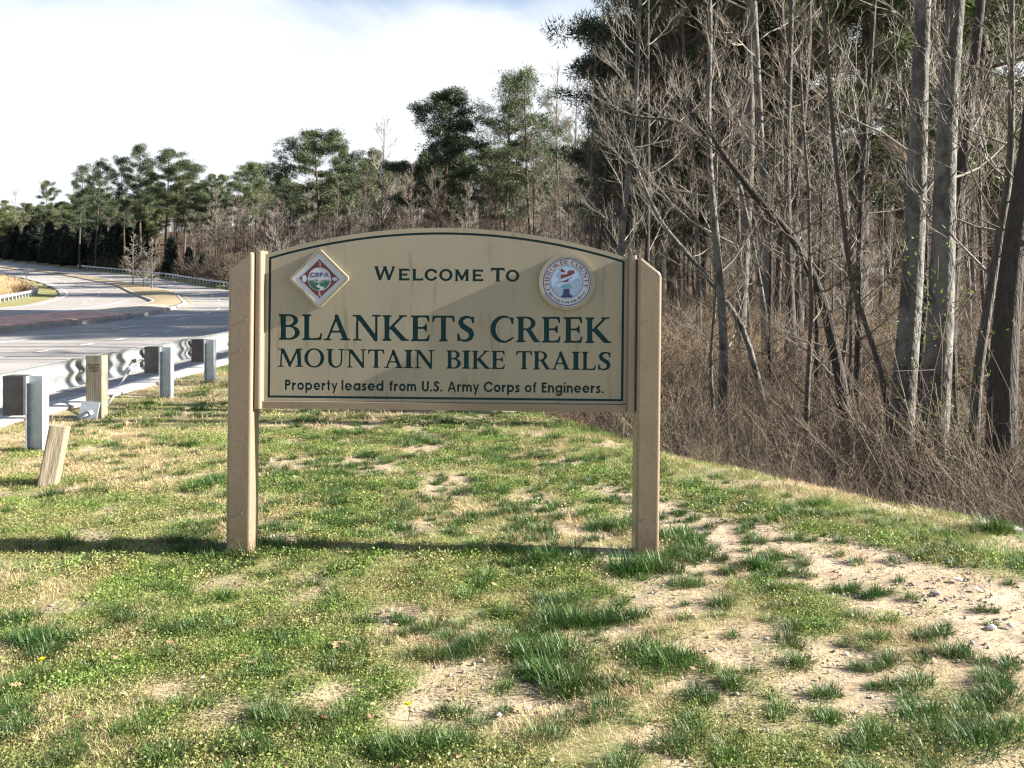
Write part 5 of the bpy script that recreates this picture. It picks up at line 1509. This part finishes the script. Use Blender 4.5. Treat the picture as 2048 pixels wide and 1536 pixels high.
# ground cover carpet
protos = [leaflets(1, 120, .09, .016, .0085, 'sprig'), leaflets(2, 120, .09, .013, .0075, 'sprig'), leaflets(3, 90, .08, .022, .011, 'sprig'),
          blades(4, 46, .09, .028, .0028, 1.2, mat_='straw'), blades(5, 46, .09, .032, .0026, 1.3, mat_='straw'), blades(6, 50, .09, .034, .003, 1.0, mat_='sprig')]
Ps, Ro, Sc, Ix = [], [], [], []
for (n, y0, y1, sc0, sd) in ((11000, 1.4, 4.2, .9, 1), (12000, 4.2, 8.5, 1.25, 2), (13000, 8.5, 22, 2.1, 3)):
    X, Y = fan(n, y0, y1, sd); r_ = np.random.default_rng(sd + 40)
    b = bare(X, Y); strip_lawn = sstep(-1.6, -.4, X - XC(Y)) * (Y < 9)
    dens = np.clip(1.0 - b * 1.05, .02, 1); dens *= np.where(strip_lawn > .3, 1, .55 + .45 * sstep(.35, .55, fbm(X, Y, 2.3, 21, 3)))
    k = r_.uniform(0, 1, len(X)) < dens; X, Y = X[k], Y[k]; strip_lawn = strip_lawn[k]
    strawy = fbm(X, Y, 1.5, 33, 4) + r_.normal(0, .07, len(X)) + .06 * (X < -1.2)
    ix = np.where(strawy > .575, r_.integers(3, 5, len(X)), np.where(strip_lawn > .3, 5, r_.choice([0, 1, 2, 5], len(X), p=[.3, .3, .2, .2])))
    Ps.append(np.stack([X, Y, ground_z(X, Y) + .0], 1)); Ro.append(np.stack([0 * X, 0 * X, r_.uniform(0, 6.28, len(X))], 1)); Sc.append(sc0 * r_.uniform(.7, 1.2, len(X))); Ix.append(ix)
scatter('ground_cover', np.concatenate(Ps), np.concatenate(Ro), np.concatenate(Sc), np.concatenate(Ix), protos, 'yellow green clover, moss and dry grass carpeting the lawn')

# dark green tufts
tp_ = [blades(10 + k, (150, 120, 190, 90, 140)[k], (.045, .032, .06, .026, .04)[k], (.066, .055, .078, .048, .062)[k], .0032, (1.45, 1.5, 1.25, 1.5, 1.4)[k]) for k in range(5)]
TL = [(400, 1100, 150), (370, 1085, 100), (560, 1095, 110), (600, 1100, 80), (470, 1110, 80), (1090, 1310, 150), (1300, 1310, 150), (1180, 1240, 120), (1260, 1235, 90), (1100, 1345, 130), (1150, 1380, 120), (1210, 1370, 90), (1340, 1330, 100), (1060, 1270, 100), (1130, 1245, 90),
      (790, 1510, 110), (860, 1500, 120), (545, 1440, 110), (660, 1475, 90), (600, 1450, 80), (80, 1290, 120), (150, 1275, 80), (30, 1240, 90), (455, 1260, 70), (215, 1345, 60), (590, 1285, 80), (550, 1335, 60), (370, 1410, 60), (260, 1465, 80), (350, 1510, 90), (905, 1415, 70),
      (765, 1380, 60), (830, 1300, 60), (950, 1295, 80), (900, 1270, 60), (890, 1305, 70), (730, 1240, 70), (800, 1235, 60), (960, 1160, 70), (870, 1185, 60), (1225, 1055, 80), (1380, 1085, 80), (1365, 1027, 40), (1520, 1130, 75), (1610, 1150, 60), (1550, 1185, 50),
      (1700, 1180, 60), (1750, 1190, 60), (1795, 1195, 50), (1440, 1200, 70), (1380, 1170, 60), (1595, 1330, 75), (1580, 1280, 70), (1650, 1385, 60), (1480, 1345, 45), (1570, 1420, 45), (1760, 1375, 60), (1840, 1375, 75), (1870, 1260, 70), (1910, 1300, 80), (1950, 1315, 60),
      (2010, 1320, 70), (1980, 1360, 80), (1960, 1420, 80), (1980, 1225, 50), (1740, 1285, 40), (1735, 1330, 35), (1640, 1250, 45), (1780, 1240, 50), (1860, 1440, 100), (1930, 1490, 110), (1760, 1480, 100), (1700, 1500, 100), (1570, 1510, 80), (1480, 1530, 90),
      (1330, 1135, 90), (1260, 1140, 90), (1230, 1195, 70), (1100, 1200, 60), (1030, 1235, 50), (1020, 1110, 70), (1090, 1120, 80), (690, 950, 50), (200, 985, 60), (110, 990, 60), (430, 970, 60), (680, 1130, 50), (190, 1290, 50), (20, 1420, 80), (40, 1455, 60),
      (310, 1250, 50), (500, 1500, 80), (1380, 1460, 90), (1340, 1500, 80), (1270, 1450, 80), (1000, 1520, 70), (1440, 1120, 45), (1560, 1110, 40), (2000, 1480, 90), (1660, 1440, 50), (1180, 1440, 60), (1990, 1060, 70), (2030, 1055, 60)]
P_, S_, I_ = [], [], []
r_ = np.random.default_rng(77)
for (px, py, w) in TL:
    Y = 1620 * 1.5 / (py - 575); X = px2x(px, Y)
    wm = w / 1620 * Y; nsub = max(1, int(wm / .09))
    for j in range(nsub + 1):
        P_.append((X + (j - nsub / 2) * .055 + r_.normal(0, .012), Y + r_.normal(0, .03))); S_.append(np.clip(wm / .15, .6, 1.5) * r_.uniform(.75, 1.1)); I_.append(int(r_.integers(0, 5)))
X, Y = fan(5200, 2.0, 7.5, 91); d_ = fbm(X, Y, 1.9, 50, 3); kk = (r_.uniform(0, 1, len(X)) < .62 * sstep(.25, .55, d_) * (1 - .8 * bare(X, Y)) * (.35 + .65 * (X > -1.9)) + .03) & (X < XC(Y) - .7)
for x, y in zip(X[kk], Y[kk]): P_.append((x, y)); S_.append(r_.uniform(.5, 1.0)); I_.append(int(r_.integers(0, 5)))
X, Y = fan(5200, 7.5, 20, 92); kk = (r_.uniform(0, 1, len(X)) < .5) & (X > -4.8)
for x, y in zip(X[kk], Y[kk]): P_.append((x, y)); S_.append(r_.uniform(.8, 1.5)); I_.append(int(r_.integers(0, 5)))
X, Y = fan(3400, 4.3, 9.5, 93); kk = (r_.uniform(0, 1, len(X)) < .42) & (X > -2.4) & (X < XC(Y) - 1.0)
for x, y in zip(X[kk], Y[kk]): P_.append((x, y)); S_.append(r_.uniform(.6, 1.15)); I_.append(int(r_.integers(0, 5)))
P_ = np.array(P_); P3 = np.column_stack([P_, ground_z(P_[:, 0], P_[:, 1]) - .004])
scatter('grass', P3, np.column_stack([0 * P3[:, 0], 0 * P3[:, 0], r_.uniform(0, 6.28, len(P3))]), np.array(S_), np.array(I_), tp_, 'dark green grass tufts dotted over the patchy lawn')

# gravel on the bare soil
def pebble(seed, me_name, material, n=7, sq=.6):
    r = np.random.default_rng(seed)
    import bmesh
    bm = bmesh.new(); bmesh.ops.create_icosphere(bm, subdivisions=1, radius=1)
    for v in bm.verts: v.co *= r.uniform(.7, 1.15); v.co.z *= sq
    me = bpy.data.meshes.new(me_name); bm.to_mesh(me); bm.free(); me.materials.append(material); return me
pp = [pebble(1, 'pebble', M['gravel']), pebble(2, 'pebble', M['gravel']), pebble(3, 'pebble', M['gravel']), pebble(4, 'pebble', M['stone_white'])]
X, Y = fan(60000, 1.8, 8, 95); kk = r_.uniform(0, 1, len(X)) < .6 * bare(X, Y) * (.3 + sstep(.4, .7, fbm(X, Y, 2.5, 60, 3))); X, Y = X[kk], Y[kk]
n = len(X); scatter('gravel', np.stack([X, Y, ground_z(X, Y) - .004], 1), r_.uniform(0, 6.28, (n, 3)) * np.array([.1, .1, 1]), .0025 + .010 * r_.uniform(0, 1, n) ** 3.5, r_.choice(4, n, p=[.37, .32, .28, .03]), pp, 'small pebbles and grit on the bare sandy soil')

# single stones
for i, (px, py, w, m_, lab) in enumerate(((1915, 1161, 20, 'stone_white', 'pale quartz stone on the sandy path, larger and left of the pair'), (1953, 1180, 14, 'stone_white', 'pale quartz stone on the sandy path, smaller and right of the pair'),
                                          (1983, 1257, 24, 'stone_white', 'flat pale stone on the sandy path near the right border'), (2020, 1252, 18, 'stone', 'dark grey stone at the right end of the sandy path'),
                                          (1765, 1085, 9, 'stone', 'small dark round stone at the upper edge of the path'), (998, 1430, 18, 'stone', 'grey stone at the front of the bare sandy patch'),
                                          (1872, 1190, 26, 'stone', 'long grey stone pressed into the sandy path'), (1945, 1287, 14, 'stone', 'small brown stone below the flat pale stone'),
                                          (2025, 1057, 46, 'stone', 'dark rock in long grass at the foot of the woods on the right'), (1055, 1416, 14, 'stone', 'brown stone right of the bare sandy patch'),
                                          (1885, 1500, 22, 'stone_white', 'pale stone beside the green tufts at lower right'), (1100, 1415, 12, 'stone', 'small stone in the grass right of the bare patch'), (405, 1355, 14, 'stone_white', 'pale chip of stone in the lower left lawn'))):
    Y = 1620 * 1.5 / (py - 575); X = px2x(px, Y); s = w / 1620 * Y / 2
    o = link('stone', pebble(100 + i, 'stone', M[m_], sq=.5), None, None, (X, Y, gz1(X, Y) + s * .15), (0, 0, i)); o.scale = (s, s * .8, s); tag(o, lab, 'stone')

# dead leaves
def leaf_mesh(seed, material):
    r = np.random.default_rng(seed); n = 9; V_ = [(0, -1, 0)]; 
    L = []
    for i in range(n):
        t = i / (n - 1); w = .42 * math.sin(math.pi * min(1, t * .92 + .06)) * (1 + .45 * (-1) ** i); L.append((w, t * 2 - 1, .22 * w * w + .12 * math.sin(t * 4 + seed)))
    V_ = [(a, b, c) for a, b, c in L] + [(-a, b, c + r.uniform(0, .12)) for a, b, c in L] + [(0, b, c * .3) for a, b, c in L]
    F_ = []
    for i in range(n - 1):
        F_ += [(2 * n + i, i, i + 1, 2 * n + i + 1), (n + i, 2 * n + i, 2 * n + i + 1, n + i + 1)]
    me = bpy.data.meshes.new('leaf'); me.from_pydata(V_, [], F_); me.update(); me.materials.append(material); return me
lfm = [leaf_mesh(1, M['dead_leaf']), leaf_mesh(2, M['dead_leaf']), leaf_mesh(3, M['red_leaf'])]
for i, (px, py, w) in enumerate(((672, 1296, 40), (690, 1290, 26), (650, 1442, 34), (32, 1378, 24), (190, 1325, 26), (160, 1440, 18), (410, 1470, 20), (505, 1330, 26), (340, 1290, 22), (1500, 1400, 16), (1720, 1325, 14), (1460, 1285, 12), (882, 1105, 16), (594, 1462, 18),
                                 (60, 1430, 20), (1270, 1400, 14), (1205, 1365, 18), (740, 1440, 18), (850, 1245, 16), (1465, 1440, 18), (870, 1375, 18), (460, 1040, 18), (1105, 1530, 18), (990, 1535, 20), (1870, 1330, 18), (232, 1320, 14), (1560, 1130, 12))):
    Y = 1620 * 1.5 / (py - 575); X = px2x(px, Y); s = w / 1620 * Y / 2
    o = link('dead_leaf', lfm[i % 3 if i % 4 else 0], None, None, (X, Y, gz1(X, Y) + .018), (R(15 * math.sin(i)), R(18 * math.cos(i * 2)), i * 1.7)); o.scale = (s, s, s)
    if i == 0: tag(o, 'large curled pale leaf lying in front of the sign left of centre', 'leaf')
    elif i == 2: tag(o, 'bright tan leaf beside the tufts at the lower left centre', 'leaf')
    else: tag(o, 'brown dead leaf lying flat in the patchy lawn', 'leaf', 'dead leaves on the lawn')
# litter of small leaves as stuff
X, Y = fan(900, 1.8, 9, 97); n = len(X)
scatter('leaf_litter', np.stack([X, Y, ground_z(X, Y) + .014], 1), r_.uniform(-.4, .4, (n, 3)) + np.array([0, 0, 1]) * r_.uniform(0, 6.28, (n, 1)), r_.uniform(.006, .018, n), r_.integers(0, 3, n), lfm, 'crumbs of dead leaf scattered through the lawn')
# dandelions
for (px, py, lab) in ((84, 1330, 'yellow dandelion flower in the lower left lawn'), (817, 1422, 'yellow dandelion flower on the bare sandy patch')):
    Y = 1620 * 1.5 / (py + 12 - 575); X = px2x(px, Y); d = empty('dandelion', (X, Y, gz1(X, Y))); tag(d, lab, 'flower')
    q = MB(); q.tube([(0, 0, -.01), (.004, 0, .03), (.002, 0, .05)], .0016, 5); q.build('stem', M['tuft'], d)
    B = TB(); n = 60; a = np.linspace(0, 37, n); rr = np.linspace(.3, 1, n) * .014
    p0 = np.zeros((n, 3)); p0[:, 2] = .047; tip = np.stack([rr * np.cos(a), rr * np.sin(a), .051 + .006 * (1 - rr / .014)], 1); sd_ = np.stack([-np.sin(a), np.cos(a), 0 * a], 1) * .002
    B.quads(np.stack([p0 - sd_, p0 + sd_, tip + sd_, tip - sd_], 1)); link('flower_head', B.mesh('flower_head', M['petal'], False), None, d)

# ------------------------------------------------------------------ undergrowth
def brush_mesh(seed, n, H, rad, material, r0=.0045, curve=.22, twig=3):
    r = np.random.default_rng(seed); B = TB()
    for k in range(n):
        a = r.uniform(0, 6.28); q = rad * math.sqrt(r.uniform(0, 1)); p = np.array([q * math.cos(a), q * math.sin(a), -.05])
        d = np.array([r.normal(0, .45), r.normal(0, .45), 1.]); L = H * r.uniform(.4, 1.1)
        Q = wander(r, p, d, L, 5, curve, -.04); B.tube(Q, r0 * np.array([1.2, 1, .9, .7, .5, .3]), 3)
        for j in range(twig):
            i = r.integers(1, 5); dd = (Q[i + 1] - Q[i]) / np.linalg.norm(Q[i + 1] - Q[i]) + r.normal(0, .6, 3)
            B.tube(wander(r, Q[i], dd, L * r.uniform(.15, .35), 2, .2), r0 * np.array([.6, .45, .3]), 3)
    return B.mesh('brush', material, True)
bp = [brush_mesh(1, 60, 1.6, .55, M['bramble']), brush_mesh(2, 60, 1.2, .6, M['reed'], curve=.3), brush_mesh(3, 50, 2.1, .5, M['bramble']), brush_mesh(4, 70, .8, .5, M['reed'], curve=.12, twig=0), brush_mesh(5, 50, 1.4, .6, M['twig']), brush_mesh(6, 46, 1.5, .5, M['twig'], curve=.16)]
r_ = np.random.default_rng(5)
def wood_pts(n, y0, y1, pmin, pmax, dmin, pw=1.0):
    Y = y0 + (y1 - y0) * r_.uniform(0, 1, n) ** pw; X = (r_.uniform(pmin, pmax, n) - 1024) / 1620 * Y; k = X > XC(Y) + dmin; return X[k], Y[k]
Xa, Ya = wood_pts(1500, 5.2, 17, 1050, 2200, .55, 1.2); Xb, Yb = wood_pts(1300, 15, 48, 1030, 2150, 1.2)
X, Y = np.concatenate([Xa, Xb]), np.concatenate([Ya, Yb]); n = len(X)
d = X - XC(Y); clearing = np.maximum(sstep(.30, .45, fbm(X, Y, .22, 70, 2)) * sstep(14, 17, Y) * (1 - sstep(30, 36, Y)), (Y > 10.5) * (d < 3.2) * .8)
ix = np.where(r_.uniform(0, 1, n) < .12 + .75 * clearing, 3, r_.choice([0, 1, 2, 4, 5], n))
sc_ = np.where(Y > 15, r_.uniform(.9, 1.6, n), r_.uniform(.55, 1.1, n)) * (.38 + .62 * sstep(.5, 2.4, d)) * np.where(ix == 3, .9, 1)
scatter('undergrowth', np.stack([X, Y, ground_z(X, Y)], 1), np.column_stack([0 * X, 0 * X, r_.uniform(0, 6.28, n)]), sc_, ix, bp, 'tangled brambles, bare stems and tan dead grass below the near woods')
# far undergrowth and woods mass behind
Y = r_.uniform(90, 210, 1500); X = XR(Y) + 6 + r_.uniform(0, 1, 1500) ** 1.3 * 90; n = len(X)
scatter('undergrowth', np.stack([X, Y, ground_z(X, Y)], 1), np.column_stack([0 * X, 0 * X, r_.uniform(0, 6.28, n)]), r_.uniform(1.6, 3.2, n), r_.choice([0, 1, 2, 4, 5], n), [brush_mesh(20 + k, 50, 1.4, .7, M[m_], r0=.012) for k, m_ in enumerate(('bramble', 'twig', 'bramble', 'bramble', 'twig_red', 'twig'))], 'brown scrub along the foot of the woods beyond the road')
Y = r_.uniform(140, 300, 520); X = XR(Y) + 16 + r_.uniform(0, 1, 520) * 190; k = X < .75 * Y; X, Y = X[k], Y[k]
Y2 = r_.uniform(300, 420, 150); X2 = (r_.uniform(-150, 420, 150) - 1024) / 1620 * Y2; X = np.concatenate([X, X2]); Y = np.concatenate([Y, Y2]); n = len(X)
def joined(key):
    """one mesh from a tree's parts, for the far mass"""
    B = TB(); 
    parts = (BARE if key in BARE else PINE)[key]
    me = bpy.data.meshes.new('far_tree'); import bmesh
    bm = bmesh.new(); mats = []
    for i, (pn, pm) in enumerate(parts):
        a = len(bm.faces); bm.from_mesh(pm); bm.faces.ensure_lookup_table(); mats.append(pm.materials[0])
        for f in bm.faces[a:]: f.material_index = i
    bm.to_mesh(me); bm.free()
    for m_ in mats: me.materials.append(m_)
    return me
ft = [joined(k) for k in ('far0', 'far1', 'far2', 'far3', 'tall', 'round', 'tall_dark')]
ix = r_.choice(7, n, p=[.24, .24, .2, .17, .05, .05, .05]); ix = np.where(Y > 300, r_.choice([3, 4, 5, 5], n), ix)
scatter('far_woods', np.stack([X, Y, ground_z(X, Y) - .3], 1), np.column_stack([0 * X, 0 * X, r_.uniform(0, 6.28, n)]), np.where(ix < 4, r_.uniform(.7, 1.0, n), r_.uniform(.6, .85, n)) * np.where(Y > 300, .85, 1), ix, ft, 'distant mixed bare and pine woods massed behind the first trees')
# brown bank inside the bend, dry bushes
Y = r_.uniform(70, 150, 520); X = np.interp(Y, _ip[:, 0], _ip[:, 1]) - 1.8 - r_.uniform(0, 26, 520); n = 520
scatter('dry_scrub', np.stack([X, Y, ground_z(X, Y)], 1), np.column_stack([0 * X, 0 * X, r_.uniform(0, 6.28, n)]), r_.uniform(.9, 1.5, n), np.zeros(n, int), [brush_mesh(41, 110, 1.3, .9, M['reed'], r0=.016, twig=1)], 'tan dry scrub on the bank inside the bend')
# leafing shrubs near the woods edge
for (px, Y, zf, lab) in ((1872, 8.6, .9, 'small shrub with fresh yellow green leaves in front of the big trunks'),):
    X = px2x(px, Y); e = empty('leafing_shrub', (X, Y, gz1(X, Y))); tag(e, lab, 'shrub')
    link('stems', brush_mesh(61, 26, 3.6, .12, M['bramble'], r0=.006, curve=.07, twig=4), None, e)
    rr = np.random.default_rng(3); B = TB(); m = 420; z = rr.uniform(.9, 3.4, m); c = np.stack([rr.normal(0, .18 + .10 * z / 3, m), rr.normal(0, .2, m), z], 1)
    needle_clumps(B, c[:70], np.full(70, .10), 6, .045, .018, rr, 1.0); link('leaves', B.mesh('leaves', M['budgreen'], False), None, e)
